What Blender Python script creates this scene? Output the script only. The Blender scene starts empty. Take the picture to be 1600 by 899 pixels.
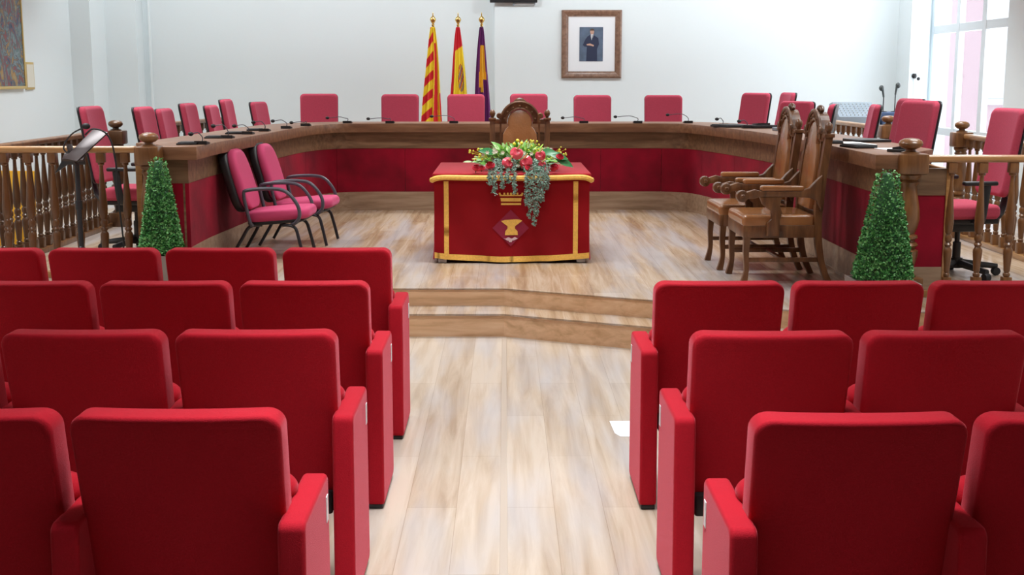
import bpy, bmesh, math, random
from mathutils import Vector, Matrix, Euler
PI = math.pi
C = bpy.context.scene.collection
SC = bpy.context.scene
random.seed(7)

# ------------------------------------------------------------------ camera
F_PX, HOR_Y, VP_X, EYE = 1985.0, 120.0, 789.0, 1.65
pitch = math.atan((449.5 - HOR_Y) / F_PX)
yaw = math.atan((800 - VP_X) / F_PX * math.cos(pitch))
cd = bpy.data.cameras.new('camera')
cam = bpy.data.objects.new('camera', cd)
C.objects.link(cam)
cam.location = (0, 0, EYE)
cam.rotation_euler = (PI / 2 - pitch, 0, -yaw)
cd.sensor_fit = 'HORIZONTAL'
cd.sensor_width = 36.0
cd.lens = 36.0 * F_PX / 1600.0
cd.clip_start = 0.05
cd.clip_end = 200
SC.camera = cam

# ------------------------------------------------------------------ world, lamps, exposure
w = bpy.data.worlds.new('world')
SC.world = w
w.use_nodes = True
bg = w.node_tree.nodes['Background']
bg.inputs[0].default_value = (0.86, 0.92, 1.0, 1)
bg.inputs[1].default_value = 4.5
SC.view_settings.view_transform = 'Standard'
SC.view_settings.look = 'None'
SC.view_settings.exposure = -1.25
SC.view_settings.gamma = 1.0
SC.view_settings.use_curve_mapping = False
SC.cycles.max_bounces = 8
SC.cycles.diffuse_bounces = 5


def area(name, loc, sx, sy, watts, col=(1, 0.97, 0.93), rot=(0, 0, 0), spread=PI):
    l = bpy.data.lights.new(name, 'AREA')
    l.shape = 'RECTANGLE'
    l.size = sx
    l.size_y = sy
    l.energy = watts
    l.color = col
    l.spread = spread
    o = bpy.data.objects.new(name, l)
    C.objects.link(o)
    o.location = loc
    o.rotation_euler = rot
    return o


CEIL = 3.45
for yy, e in ((3.0, 64), (4.9, 50), (6.9, 76), (9.0, 100), (11.4, 95), (13.8, 90)):
    for xx in (-3.4, 0.0, 3.4):
        area('ceiling_lamp', (xx, yy, CEIL - 0.03), 1.2, 0.5, e, (0.95, 0.98, 1.0), spread=math.radians(70 if yy < 6 else 120))
for xx in (-4.0, -2.3, -0.6, 1.2, 2.9, 4.4):      # wall washers above the far wall
    area('wall_washer', (xx, 15.0, CEIL - 0.03), 0.3, 0.3, 54, (0.90, 0.97, 1.0), (math.radians(38), 0, 0))
area('daylight_window', (5.45, 14.7, 1.9), 2.2, 2.4, 130, (0.9, 0.95, 1.0), (0, math.radians(90), 0))

# ------------------------------------------------------------------ materials


def mat(name, col, rough=0.5, metal=0.0, sheen=0.0, coat=0.0, spec=0.5, bump=0.0, bscale=60, emit=None, var=0.0, vscale=3.0):
    m = bpy.data.materials.new(name)
    m.use_nodes = True
    nt = m.node_tree
    b = nt.nodes['Principled BSDF']
    b.inputs['Base Color'].default_value = (*col, 1)
    b.inputs['Roughness'].default_value = rough
    b.inputs['Metallic'].default_value = metal
    b.inputs['Specular IOR Level'].default_value = spec
    if sheen:
        b.inputs['Sheen Weight'].default_value = sheen
        b.inputs['Sheen Roughness'].default_value = 0.3 if sheen > .5 else 0.4
        b.inputs['Sheen Tint'].default_value = (min(1, col[0] * 1.6 + .2), col[1] * 2 + (.26 if sheen > .5 else .25), col[2] * 2 + .3, 1)
    if coat:
        b.inputs['Coat Weight'].default_value = coat
        b.inputs['Coat Roughness'].default_value = 0.15
    if emit:
        b.inputs['Emission Color'].default_value = (*emit[:3], 1)
        b.inputs['Emission Strength'].default_value = emit[3]
    tc = nt.nodes.new('ShaderNodeTexCoord')
    if bump:
        n = nt.nodes.new('ShaderNodeTexNoise')
        n.inputs['Scale'].default_value = bscale
        n.inputs['Detail'].default_value = 3
        nt.links.new(tc.outputs['Object'], n.inputs['Vector'])
        bp = nt.nodes.new('ShaderNodeBump')
        bp.inputs['Strength'].default_value = bump
        bp.inputs['Distance'].default_value = 0.01
        nt.links.new(n.outputs['Fac'], bp.inputs['Height'])
        nt.links.new(bp.outputs['Normal'], b.inputs['Normal'])
    if var:
        n = nt.nodes.new('ShaderNodeTexNoise')
        n.inputs['Scale'].default_value = vscale
        n.inputs['Detail'].default_value = 5
        nt.links.new(tc.outputs['Object'], n.inputs['Vector'])
        r = nt.nodes.new('ShaderNodeValToRGB')
        r.color_ramp.elements[0].position = 0.3
        r.color_ramp.elements[1].position = 0.7
        r.color_ramp.elements[0].color = (*[c * (1 - var) for c in col], 1)
        r.color_ramp.elements[1].color = (*[min(1, c * (1 + var)) for c in col], 1)
        nt.links.new(n.outputs['Fac'], r.inputs['Fac'])
        nt.links.new(r.outputs['Color'], b.inputs['Base Color'])
    return m


def wood(name, dark, mid, light, scale=(1, 12, 12), rough=0.35, coat=0.3, rep=3.0):
    m = bpy.data.materials.new(name)
    m.use_nodes = True
    nt = m.node_tree
    b = nt.nodes['Principled BSDF']
    tc = nt.nodes.new('ShaderNodeTexCoord')
    mp = nt.nodes.new('ShaderNodeMapping')
    mp.inputs['Scale'].default_value = scale
    nt.links.new(tc.outputs['Object'], mp.inputs['Vector'])
    n = nt.nodes.new('ShaderNodeTexNoise')
    n.inputs['Scale'].default_value = rep
    n.inputs['Detail'].default_value = 6
    n.inputs['Roughness'].default_value = 0.6
    n.inputs['Distortion'].default_value = 0.4
    nt.links.new(mp.outputs['Vector'], n.inputs['Vector'])
    r = nt.nodes.new('ShaderNodeValToRGB')
    e = r.color_ramp.elements
    e[0].position = 0.3
    e[0].color = (*dark, 1)
    e[1].position = 0.72
    e[1].color = (*light, 1)
    k = e.new(0.5)
    k.color = (*mid, 1)
    nt.links.new(n.outputs['Fac'], r.inputs['Fac'])
    nt.links.new(r.outputs['Color'], b.inputs['Base Color'])
    b.inputs['Roughness'].default_value = rough
    b.inputs['Coat Weight'].default_value = coat
    b.inputs['Coat Roughness'].default_value = 0.2
    return m


def floor_mat(name, c1, c2, cdark, rough=0.36):
    """planks running away from the seats, pale oak"""
    m = bpy.data.materials.new(name)
    m.use_nodes = True
    nt = m.node_tree
    L = nt.links.new
    b = nt.nodes['Principled BSDF']
    tc = nt.nodes.new('ShaderNodeTexCoord')
    mp = nt.nodes.new('ShaderNodeMapping')
    mp.inputs['Rotation'].default_value = (0, 0, PI / 2)
    L(tc.outputs['Object'], mp.inputs['Vector'])
    br = nt.nodes.new('ShaderNodeTexBrick')
    br.inputs['Scale'].default_value = 1.0
    br.inputs['Brick Width'].default_value = 1.35
    br.inputs['Row Height'].default_value = 0.19
    br.inputs['Mortar Size'].default_value = 0.0012
    br.inputs['Mortar Smooth'].default_value = 0.3
    br.inputs['Bias'].default_value = 0.0
    br.inputs['Color1'].default_value = (0, 0, 0, 1)
    br.inputs['Color2'].default_value = (1, 1, 1, 1)
    br.inputs['Mortar'].default_value = (0.1, 0.1, 0.1, 1)
    L(mp.outputs['Vector'], br.inputs['Vector'])
    mp2 = nt.nodes.new('ShaderNodeMapping')
    mp2.inputs['Scale'].default_value = (9, 0.55, 1)
    L(tc.outputs['Object'], mp2.inputs['Vector'])
    n = nt.nodes.new('ShaderNodeTexNoise')
    n.inputs['Scale'].default_value = 1.6
    n.inputs['Detail'].default_value = 7
    n.inputs['Roughness'].default_value = 0.62
    n.inputs['Distortion'].default_value = 0.5
    L(mp2.outputs['Vector'], n.inputs['Vector'])
    r = nt.nodes.new('ShaderNodeValToRGB')
    e = r.color_ramp.elements
    e[0].position = 0.30
    e[0].color = (*cdark, 1)
    e[1].position = 0.62
    e[1].color = (*c2, 1)
    k = e.new(0.46)
    k.color = (*c1, 1)
    mx0 = nt.nodes.new('ShaderNodeMath')
    mx0.operation = 'MULTIPLY_ADD'
    L(br.outputs['Color'], mx0.inputs[0])
    mx0.inputs[1].default_value = 0.14
    L(n.outputs['Fac'], mx0.inputs[2])
    mx1 = nt.nodes.new('ShaderNodeMath')
    mx1.operation = 'SUBTRACT'
    L(mx0.outputs[0], mx1.inputs[0])
    mx1.inputs[1].default_value = 0.07
    L(mx1.outputs[0], r.inputs['Fac'])
    # broad blue-grey patches mixed over the plank colour
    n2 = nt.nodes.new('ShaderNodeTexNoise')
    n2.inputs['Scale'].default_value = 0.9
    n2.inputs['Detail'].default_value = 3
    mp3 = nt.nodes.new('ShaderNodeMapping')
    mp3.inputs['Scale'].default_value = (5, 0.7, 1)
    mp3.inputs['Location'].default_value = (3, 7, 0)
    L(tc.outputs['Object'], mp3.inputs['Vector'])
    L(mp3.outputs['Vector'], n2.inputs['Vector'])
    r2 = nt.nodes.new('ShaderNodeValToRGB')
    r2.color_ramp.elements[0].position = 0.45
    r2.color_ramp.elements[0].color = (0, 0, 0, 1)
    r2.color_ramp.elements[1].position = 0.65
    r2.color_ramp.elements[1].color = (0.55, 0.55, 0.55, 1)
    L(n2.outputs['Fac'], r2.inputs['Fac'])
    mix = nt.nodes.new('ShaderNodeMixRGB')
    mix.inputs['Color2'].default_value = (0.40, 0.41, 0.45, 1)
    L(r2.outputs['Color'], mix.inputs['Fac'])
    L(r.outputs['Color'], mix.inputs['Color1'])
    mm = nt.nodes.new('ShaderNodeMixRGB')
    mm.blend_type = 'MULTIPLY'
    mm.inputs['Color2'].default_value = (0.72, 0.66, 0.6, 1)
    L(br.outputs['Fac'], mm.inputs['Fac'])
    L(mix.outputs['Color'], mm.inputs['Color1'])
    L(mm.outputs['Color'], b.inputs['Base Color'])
    b.inputs['Roughness'].default_value = rough
    b.inputs['Specular IOR Level'].default_value = 0.5
    return m


M = {}
M['wall'] = mat('white_wall_paint', (0.80, 0.865, 0.885), 0.7, bump=0.05, bscale=25)
M['ceil'] = mat('ceiling_paint', (0.8, 0.8, 0.8), 0.8)
M['rear'] = mat('dark_rear_wall', (0.10, 0.06, 0.05), 0.7, bump=0.05)
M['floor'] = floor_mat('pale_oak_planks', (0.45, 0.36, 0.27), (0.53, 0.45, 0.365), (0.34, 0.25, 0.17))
M['dais'] = floor_mat('dais_oak_planks', (0.38, 0.265, 0.165), (0.48, 0.37, 0.265), (0.28, 0.175, 0.10), 0.27)
M['riser'] = wood('riser_oak', (0.54, 0.33, 0.17), (0.72, 0.47, 0.275), (0.82, 0.58, 0.37), (1.2, 12, 12), 0.45, 0.1, 1.6)
M['redseat'] = mat('red_seat_fabric', (0.46, 0.008, 0.022), 0.85, sheen=0.5001, bump=0.25, bscale=420, spec=0.2, var=0.06, vscale=160)
M['blackplastic'] = mat('black_plastic', (0.012, 0.012, 0.014), 0.45)
M['blackmetal'] = mat('black_metal', (0.015, 0.017, 0.022), 0.35, spec=0.6)
M['greymetal'] = mat('grey_painted_tube', (0.07, 0.07, 0.09), 0.4)
M['chrome'] = mat('chrome', (0.7, 0.7, 0.72), 0.2, 1.0)
M['pinkfabric'] = mat('rose_red_fabric', (0.44, 0.055, 0.095), 0.85, sheen=0.3, bump=0.15, bscale=260, spec=0.2, var=0.07, vscale=90)
M['magenta'] = mat('magenta_pink_fabric', (0.56, 0.06, 0.16), 0.7, sheen=0.3, bump=0.15, bscale=300, spec=0.25)
M['slab'] = wood('walnut_desk_top', (0.12, 0.050, 0.022), (0.19, 0.085, 0.040), (0.27, 0.135, 0.068), (1.0, 9, 9), 0.45, 0.05, 2.0)
M['band'] = wood('walnut_desk_band', (0.10, 0.05, 0.024), (0.18, 0.10, 0.052), (0.28, 0.165, 0.092), (1.0, 14, 14), 0.4, 0.15, 1.6)
M['base'] = wood('oak_baseboard', (0.23, 0.145, 0.085), (0.33, 0.22, 0.14), (0.43, 0.31, 0.21), (1.0, 14, 14), 0.35, 0.25, 1.6)
M['velvet'] = mat('crimson_velvet', (0.22, 0.001, 0.014), 0.75, sheen=0.22, spec=0.2, var=0.42, vscale=2.6, bump=0.1, bscale=30)
M['cloth'] = mat('scarlet_velvet_cloth', (0.245, 0.001, 0.005), 0.75, sheen=0.6, spec=0.2, bump=0.1, bscale=40, var=0.08, vscale=4)
M['glare_runner'] = mat('scarlet_top_glare', (0.36, 0.012, 0.02), 0.8, sheen=1.0, spec=0.2, bump=0.1, bscale=60)  # cloth red made lighter, glare on the table top painted into the colour
M['gold'] = mat('gold_braid', (0.82, 0.47, 0.09), 0.55, bump=0.3, bscale=200, var=0.12, vscale=80)
M['goldmetal'] = mat('polished_brass', (0.80, 0.55, 0.18), 0.2, 1.0)
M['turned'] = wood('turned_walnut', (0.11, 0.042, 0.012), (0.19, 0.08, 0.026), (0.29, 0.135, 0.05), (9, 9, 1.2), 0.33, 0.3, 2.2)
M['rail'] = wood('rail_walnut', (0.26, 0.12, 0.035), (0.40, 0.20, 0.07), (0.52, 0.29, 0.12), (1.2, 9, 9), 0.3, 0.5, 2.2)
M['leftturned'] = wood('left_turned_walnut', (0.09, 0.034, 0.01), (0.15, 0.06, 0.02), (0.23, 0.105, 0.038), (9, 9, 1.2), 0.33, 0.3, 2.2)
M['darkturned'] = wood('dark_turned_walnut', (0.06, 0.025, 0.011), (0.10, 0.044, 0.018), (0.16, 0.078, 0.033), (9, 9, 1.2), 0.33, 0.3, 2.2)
M['antique'] = wood('antique_oak', (0.06, 0.023, 0.009), (0.13, 0.053, 0.019), (0.22, 0.10, 0.038), (9, 9, 1.5), 0.38, 0.2, 2.2)
M['leather'] = mat('tan_leather', (0.28, 0.115, 0.04), 0.25, coat=0.35, var=0.16, vscale=6, bump=0.12, bscale=60)
M['leaf'] = mat('boxwood_leaf', (0.06, 0.26, 0.06), 0.5, var=0.0)
M['leaf2'] = mat('light_boxwood_leaf', (0.22, 0.55, 0.20), 0.5)
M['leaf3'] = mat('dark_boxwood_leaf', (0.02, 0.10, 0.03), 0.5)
M['pot'] = mat('taupe_planter', (0.24, 0.20, 0.18), 0.6, var=0.08)
M['paper'] = mat('white_paper', (0.85, 0.87, 0.9), 0.6)
M['frame'] = wood('picture_frame_walnut', (0.15, 0.075, 0.045), (0.23, 0.125, 0.08), (0.31, 0.18, 0.12), (8, 8, 8), 0.4, 0.2, 3)
M['alu'] = mat('white_window_frame', (0.72, 0.77, 0.80), 0.35)
M['pinkwall'] = mat('pink_stucco', (0.62, 0.46, 0.50), 0.8, bump=0.1)
M['yellow'] = mat('yellow_board', (0.80, 0.42, 0.02), 0.5)
M['black'] = mat('matte_black', (0.01, 0.01, 0.012), 0.6)
M['grey'] = mat('grey_equipment', (0.26, 0.31, 0.36), 0.4, var=0.1)
M['bluegrey'] = mat('blue_grey_equipment', (0.06, 0.10, 0.20), 0.4)
g = bpy.data.materials.new('window_glass')
g.use_nodes = True
nt = g.node_tree
nt.nodes.remove(nt.nodes['Principled BSDF'])
mo = nt.nodes['Material Output']
tr = nt.nodes.new('ShaderNodeBsdfTransparent')
gl = nt.nodes.new('ShaderNodeBsdfGlossy')
gl.inputs['Roughness'].default_value = 0.03
mxs = nt.nodes.new('ShaderNodeMixShader')
mxs.inputs[0].default_value = 0.06
nt.links.new(tr.outputs[0], mxs.inputs[1])
nt.links.new(gl.outputs[0], mxs.inputs[2])
nt.links.new(mxs.outputs[0], mo.inputs[0])
M['glass'] = g


def flat(name, col, rough=0.7, **k):
    if name not in M:
        M[name] = mat(name, col, rough, **k)
    return M[name]

# ------------------------------------------------------------------ mesh helpers


def T(x=0, y=0, z=0, rx=0, ry=0, rz=0):
    return Matrix.Translation((x, y, z)) @ Euler((rx, ry, rz)).to_matrix().to_4x4()


def NB():
    return bmesh.new()


def obj(name, bm, m, parent=None, smooth=True, M4=None):
    bmesh.ops.recalc_face_normals(bm, faces=bm.faces[:])
    me = bpy.data.meshes.new(name)
    bm.to_mesh(me)
    bm.free()
    for mm in (m if isinstance(m, (list, tuple)) else [m]):
        me.materials.append(mm)
    if smooth:
        for p in me.polygons:
            p.use_smooth = True
        try:
            me.set_sharp_from_angle(angle=math.radians(38))
        except Exception:
            pass
    o = bpy.data.objects.new(name, me)
    C.objects.link(o)
    if parent:
        o.parent = parent
    if M4 is not None:
        o.matrix_local = M4
    return o


def tag(o, label, cat, group=None, kind=None):
    o['label'] = label
    o['category'] = cat
    if group:
        o['group'] = group
    if kind:
        o['kind'] = kind
    return o


def thing(name, label, cat, loc=(0, 0, 0), rz=0, group=None):
    o = bpy.data.objects.new(name, None)
    C.objects.link(o)
    o.location = loc
    o.rotation_euler = (0, 0, rz)
    o.empty_display_size = 0.1
    return tag(o, label, cat, group)


def struct(name, bm, m, parent=None, smooth=False):
    o = obj(name, bm, m, parent, smooth)
    if not parent:
        o['kind'] = 'structure'
    return o


def copy_tree(o, parent=None):
    c = o.copy()
    C.objects.link(c)
    if parent is not None:
        c.parent = parent
    for ch in list(o.children):
        copy_tree(ch, c)
    return c


def dup(root, loc, rz, label, group=None):
    r = copy_tree(root)
    r.location = loc
    r.rotation_euler = (0, 0, rz)
    r['label'] = label
    if group:
        r['group'] = group
    return r


def box(bm, x0, x1, y0, y1, z0, z1, bev=0.0, M4=None, seg=2):
    vs = [bm.verts.new(v) for v in ((x0, y0, z0), (x1, y0, z0), (x1, y1, z0), (x0, y1, z0), (x0, y0, z1), (x1, y0, z1), (x1, y1, z1), (x0, y1, z1))]
    fs = [bm.faces.new([vs[i] for i in q]) for q in ((3, 2, 1, 0), (4, 5, 6, 7), (0, 1, 5, 4), (1, 2, 6, 5), (2, 3, 7, 6), (3, 0, 4, 7))]
    if bev > 0:
        es = list({e for f in fs for e in f.edges})
        r = bmesh.ops.bevel(bm, geom=es, offset=bev, segments=seg, affect='EDGES', profile=0.5)
        vs = list({v for f in r['faces'] for v in f.verts} | {v for v in vs if v.is_valid})
    if M4 is not None:
        for v in vs:
            v.co = M4 @ v.co
    return vs


def rbox(bm, w_, t, h, R, r, nx=8, nz=8, M4=None, fn=None, puff=0.0):
    """soft block: width X, thickness Y, height Z centred; corner radius R seen from the front, edge radius r"""
    def axis(L, n):
        a = []
        k = 4
        for i in range(k):
            a.append(-L / 2 + R * (1 - math.cos(i / k * PI / 2)) if False else -L / 2 + R * i / k)
        for i in range(n + 1):
            a.append(-L / 2 + R + (L - 2 * R) * i / n)
        for i in range(1, k + 1):
            a.append(L / 2 - R + R * i / k)
        return a
    xs, zs = axis(w_, nx), axis(h, nz)
    ys = []
    k = 4
    for i in range(k + 1):
        a = i / k * PI / 2
        ys.append((-t / 2 + r * (1 - math.sin(a)), r * (1 - math.cos(a))))
    ys = [(-t / 2 + r - r * math.sin(a), r - r * math.cos(a)) for a in [PI / 2 * (1 - i / k) for i in range(k + 1)]]
    ys = ys + [(-y, ins) for y, ins in reversed(ys)]

    def pos(x, z, y, ins):
        cx, cz = w_ / 2 - R, h / 2 - R
        px, pz = x, z
        if abs(x) > cx and abs(z) > cz:
            dx, dz = abs(x) - cx, abs(z) - cz
            L = math.hypot(dx, dz)
            if L > 1e-9:
                s = max(dx, dz) / L
                px = math.copysign(cx + dx * s, x)
                pz = math.copysign(cz + dz * s, z)
        px *= (w_ - 2 * ins) / w_
        pz *= (h - 2 * ins) / h
        py = y
        if puff:
            q = (1 - (2 * px / w_) ** 2) * (1 - (2 * pz / h) ** 2)
            py = y + math.copysign(puff * max(q, 0) ** 0.6, y)
        v = Vector((px, py, pz))
        if fn:
            v = fn(v)
        if M4 is not None:
            v = M4 @ v
        return v
    rim = [(i, 0) for i in range(len(xs))] + [(len(xs) - 1, j) for j in range(1, len(zs))] + [(i, len(zs) - 1) for i in range(len(xs) - 2, -1, -1)] + [(0, j) for j in range(len(zs) - 2, 0, -1)]
    rings = []
    for y, ins in ys:
        rings.append([bm.verts.new(pos(xs[i], zs[j], y, ins)) for i, j in rim])
    n = len(rim)
    for a, b in zip(rings, rings[1:]):
        for i in range(n):
            bm.faces.new((a[i], a[(i + 1) % n], b[(i + 1) % n], b[i]))
    for ring, (y, ins), flip in ((rings[0], ys[0], 0), (rings[-1], ys[-1], 1)):
        d = {rim[i]: ring[i] for i in range(n)}
        for i in range(len(xs)):
            for j in range(len(zs)):
                if (i, j) not in d:
                    d[(i, j)] = bm.verts.new(pos(xs[i], zs[j], y, ins))
        for i in range(len(xs) - 1):
            for j in range(len(zs) - 1):
                q = (d[(i, j)], d[(i + 1, j)], d[(i + 1, j + 1)], d[(i, j + 1)])
                bm.faces.new(q if not flip else q[::-1])


def lathe(bm, prof, seg=20, M4=None, square=False):
    """profile of (radius, z)"""
    rings = []
    for r, z in prof:
        ring = []
        for i in range(seg):
            a = 2 * PI * i / seg + (PI / 4 if seg == 4 else 0)
            v = Vector((r * math.cos(a), r * math.sin(a), z))
            if M4 is not None:
                v = M4 @ v
            ring.append(bm.verts.new(v))
        rings.append(ring)
    for a, b in zip(rings, rings[1:]):
        for i in range(seg):
            bm.faces.new((a[i], a[(i + 1) % seg], b[(i + 1) % seg], b[i]))
    bm.faces.new(rings[0][::-1])
    bm.faces.new(rings[-1])


def smooth_path(pts, n=5):
    pts = [Vector(p) for p in pts]
    if len(pts) < 3:
        return pts
    out = []
    for i in range(len(pts) - 1):
        p0 = pts[max(i - 1, 0)]
        p1, p2 = pts[i], pts[i + 1]
        p3 = pts[min(i + 2, len(pts) - 1)]
        for k in range(n):
            t = k / n
            out.append(0.5 * ((2 * p1) + (-p0 + p2) * t + (2 * p0 - 5 * p1 + 4 * p2 - p3) * t * t + (-p0 + 3 * p1 - 3 * p2 + p3) * t ** 3))
    out.append(pts[-1])
    return out


def tube(bm, pts, rad, seg=8, sm=0, flat_=None, M4=None):
    """tube along pts; rad number or list; flat_=(a,b) elliptical factors"""
    if sm:
        P0 = smooth_path(pts, sm)
        if isinstance(rad, (list, tuple)):
            rr = []
            for i in range(len(P0)):
                t = i / (len(P0) - 1) * (len(rad) - 1)
                k = min(int(t), len(rad) - 2)
                rr.append(rad[k] + (rad[k + 1] - rad[k]) * (t - k))
            rad = rr
        pts = P0
    else:
        pts = [Vector(p) for p in pts]
    if not isinstance(rad, (list, tuple)):
        rad = [rad] * len(pts)
    d0 = (pts[1] - pts[0]).normalized()
    up = Vector((0, 0, 1)) if abs(d0.z) < 0.9 else Vector((1, 0, 0))
    u = d0.cross(up).normalized()
    rings = []
    for i, p in enumerate(pts):
        d = (pts[min(i + 1, len(pts) - 1)] - pts[max(i - 1, 0)]).normalized()
        u = (u - d * u.dot(d)).normalized()
        v = d.cross(u)
        fa, fb = flat_ or (1, 1)
        ring = []
        for k in range(seg):
            a = 2 * PI * k / seg + (PI / seg if seg == 4 else 0)
            q = p + (u * math.cos(a) * fa + v * math.sin(a) * fb) * rad[i]
            if M4 is not None:
                q = M4 @ q
            ring.append(bm.verts.new(q))
        rings.append(ring)
    for a, b in zip(rings, rings[1:]):
        for k in range(seg):
            bm.faces.new((a[k], a[(k + 1) % seg], b[(k + 1) % seg], b[k]))
    bm.faces.new(rings[0][::-1])
    bm.faces.new(rings[-1])


def ball(bm, c, r, seg=12, sx=1, sy=1, sz=1, M4=None):
    n = max(seg // 2, 4)
    prof = [(max(r * math.sin(PI * i / n), r * 0.02), -r * math.cos(PI * i / n)) for i in range(n + 1)]
    Mx = Matrix.Translation(c) @ Matrix.Diagonal((sx, sy, sz, 1))
    if M4 is not None:
        Mx = M4 @ Mx
    lathe(bm, prof, seg, Mx)


def prism(bm, poly, t0, t1, axis='y', bev=0.0, M4=None, seg=2):
    """extrude a 2-D outline; axis = direction of the extrusion (poly gives the other two in order)"""
    def mk(p, t):
        a, b = p
        v = {'y': (a, t, b), 'x': (t, a, b), 'z': (a, b, t)}[axis]
        return bm.verts.new(v)
    A = [mk(p, t0) for p in poly]
    B = [mk(p, t1) for p in poly]
    n = len(poly)
    fs = [bm.faces.new(A), bm.faces.new(B[::-1])]
    for i in range(n):
        fs.append(bm.faces.new((A[(i + 1) % n], A[i], B[i], B[(i + 1) % n])))
    bmesh.ops.recalc_face_normals(bm, faces=fs)
    vs = A + B
    if bev > 0:
        es = list({e for f in fs[:2] for e in f.edges})
        r = bmesh.ops.bevel(bm, geom=es, offset=bev, segments=seg, affect='EDGES', profile=0.5)
        vs = list({v for f in r['faces'] for v in f.verts} | {v for v in vs if v.is_valid} | {v for f in fs if f.is_valid for v in f.verts})
    if M4 is not None:
        for v in vs:
            v.co = M4 @ v.co


def offset_path(pts, d):
    out = []
    n = len(pts)
    for i in range(n):
        a = Vector(pts[max(i - 1, 0)])
        b = Vector(pts[min(i + 1, n - 1)])
        t = (b - a).normalized()
        nn = Vector((-t.y, t.x))
        p = Vector(pts[i]) + nn * d
        out.append((p.x, p.y))
    return out


def strip(bm, path, d0, d1, z0, z1, bev=0.0):
    """solid strip following a plan path between two offsets"""
    A = offset_path(path, d0)
    B = offset_path(path, d1)
    rows = []
    for (ax, ay), (bx, by) in zip(A, B):
        rows.append([bm.verts.new((ax, ay, z0)), bm.verts.new((bx, by, z0)), bm.verts.new((bx, by, z1)), bm.verts.new((ax, ay, z1))])
    fs = []
    for p, q in zip(rows, rows[1:]):
        for k in range(4):
            fs.append(bm.faces.new((p[k], p[(k + 1) % 4], q[(k + 1) % 4], q[k])))
    fs.append(bm.faces.new(rows[0][::-1]))
    fs.append(bm.faces.new(rows[-1]))
    if bev:
        bmesh.ops.recalc_face_normals(bm, faces=fs)
        es = [e for e in {e for f in fs for e in f.edges} if len(e.link_faces) == 2 and e.calc_face_angle(0) > 1.0]
        bmesh.ops.bevel(bm, geom=es, offset=bev, segments=2, affect='EDGES', profile=0.5)


# ------------------------------------------------------------------ room shell
P = 0.27          # dais height
XL, XR = -5.28, 5.25
YB = 16.65
bm = NB(); box(bm, XL - .2, XR + .2, -2.6, 17, -0.1, 0); struct('floor', bm, M['floor'])
bm = NB(); box(bm, XL - .2, XR + .2, -2.6, 17, CEIL, CEIL + 0.1); struct('ceiling', bm, M['ceil'])
bm = NB(); box(bm, XL - .2, XL, -2.6, 17, 0, CEIL); struct('wall_left', bm, M['wall'])
bm = NB(); box(bm, XL, XR + .2, -2.8, -2.6, 0, CEIL); struct('wall_rear', bm, M['rear'])
bm = NB()
box(bm, XL, 0.0, YB, YB + .2, 0, CEIL)
box(bm, -0.13, XR + .2, YB - 0.15, YB + .2, 0, CEIL)
struct('wall_back', bm, M['wall'])
# right wall with the tall window opening
WY0, WY1, WZ0, WZ1 = 13.5, 16.1, 0.35, 3.2
bm = NB()
box(bm, XR, XR + .3, -2.6, WY0, 0, CEIL)
box(bm, XR, XR + .3, WY1, 17, 0, CEIL)
box(bm, XR, XR + .3, WY0, WY1, 0, WZ0)
box(bm, XR, XR + .3, WY0, WY1, WZ1, CEIL)
struct('wall_right', bm, M['wall'])
bm = NB(); box(bm, XL, -5.03, 15.75, YB, 0, CEIL); struct('trim_1', bm, M['wall'])
bm = NB(); box(bm, -5.03, -4.64, 16.33, YB, 0, CEIL); struct('trim_2', bm, M['wall'])
bm = NB(); box(bm, 5.02, XR, 15.98, YB, 0, CEIL); struct('trim_3', bm, M['wall'])
bm = NB(); box(bm, XR - 0.05, XR, 12.6, 13.2, 0, CEIL); struct('trim_4', bm, M['wall'])
bm = NB(); tube(bm, [(-4.56, YB - .02, 0), (-4.56, YB - .02, CEIL)], 0.022, 8); struct('trim_5', bm, M['wall'], smooth=True)
# aisle joint strip
bm = NB(); box(bm, -0.020, 0.008, -2.5, 7.99, 0, 0.004, 0.0015)
struct('trim_6', bm, mat('pale_joint_strip', (0.47, 0.40, 0.33), 0.3))


# dais and step: front edge level on the left, running nearer on the right
def dais_poly(off):
    return [(XL, 8.30 - off), (0.02, 8.30 - off), (1.0, 7.86 - off * 1.0), (XR, 5.98 + 0.06 - off), (XR, YB), (XL, YB)]


def dais_front(pts, y_end):
    return pts


DX = [(XL, 8.30), (-0.01, 8.30), (0.95, 7.83), (1.72, 7.50), (2.75, 7.42), (XR, 7.40)]
SX = [(XL, 8.01), (-0.01, 8.01), (0.92, 7.56), (1.72, 7.20), (2.75, 7.12), (XR, 7.10)]
bm = NB(); prism(bm, DX + [(XR, YB), (XL, YB)], 0.0, P - 0.012, 'z'); struct('floor_dais_riser', bm, M['riser'])
bm = NB(); prism(bm, DX + [(XR, YB), (XL, YB)], P - 0.012, P, 'z', 0.003)
d = struct('floor_dais', bm, M['dais'])
for v in d.data.vertices:
    if v.co.y < 8.4:
        v.co.y -= 0.008
bm = NB(); prism(bm, SX + [(p[0], p[1] + 0.0) for p in DX[::-1]], 0.0, 0.15 - 0.012, 'z'); struct('floor_step_riser', bm, M['riser'])
bm = NB(); prism(bm, [(x, y - 0.008) for x, y in SX] + [(p[0], p[1]) for p in DX[::-1]], 0.138, 0.15, 'z'); struct('floor_step', bm, M['dais'])

# window
bm = NB()
X0, X1 = XR + 0.06, XR + 0.13


def wbar(y0, y1, z0, z1):
    box(bm, X0, X1, y0, y1, z0, z1, 0.006)


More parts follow.
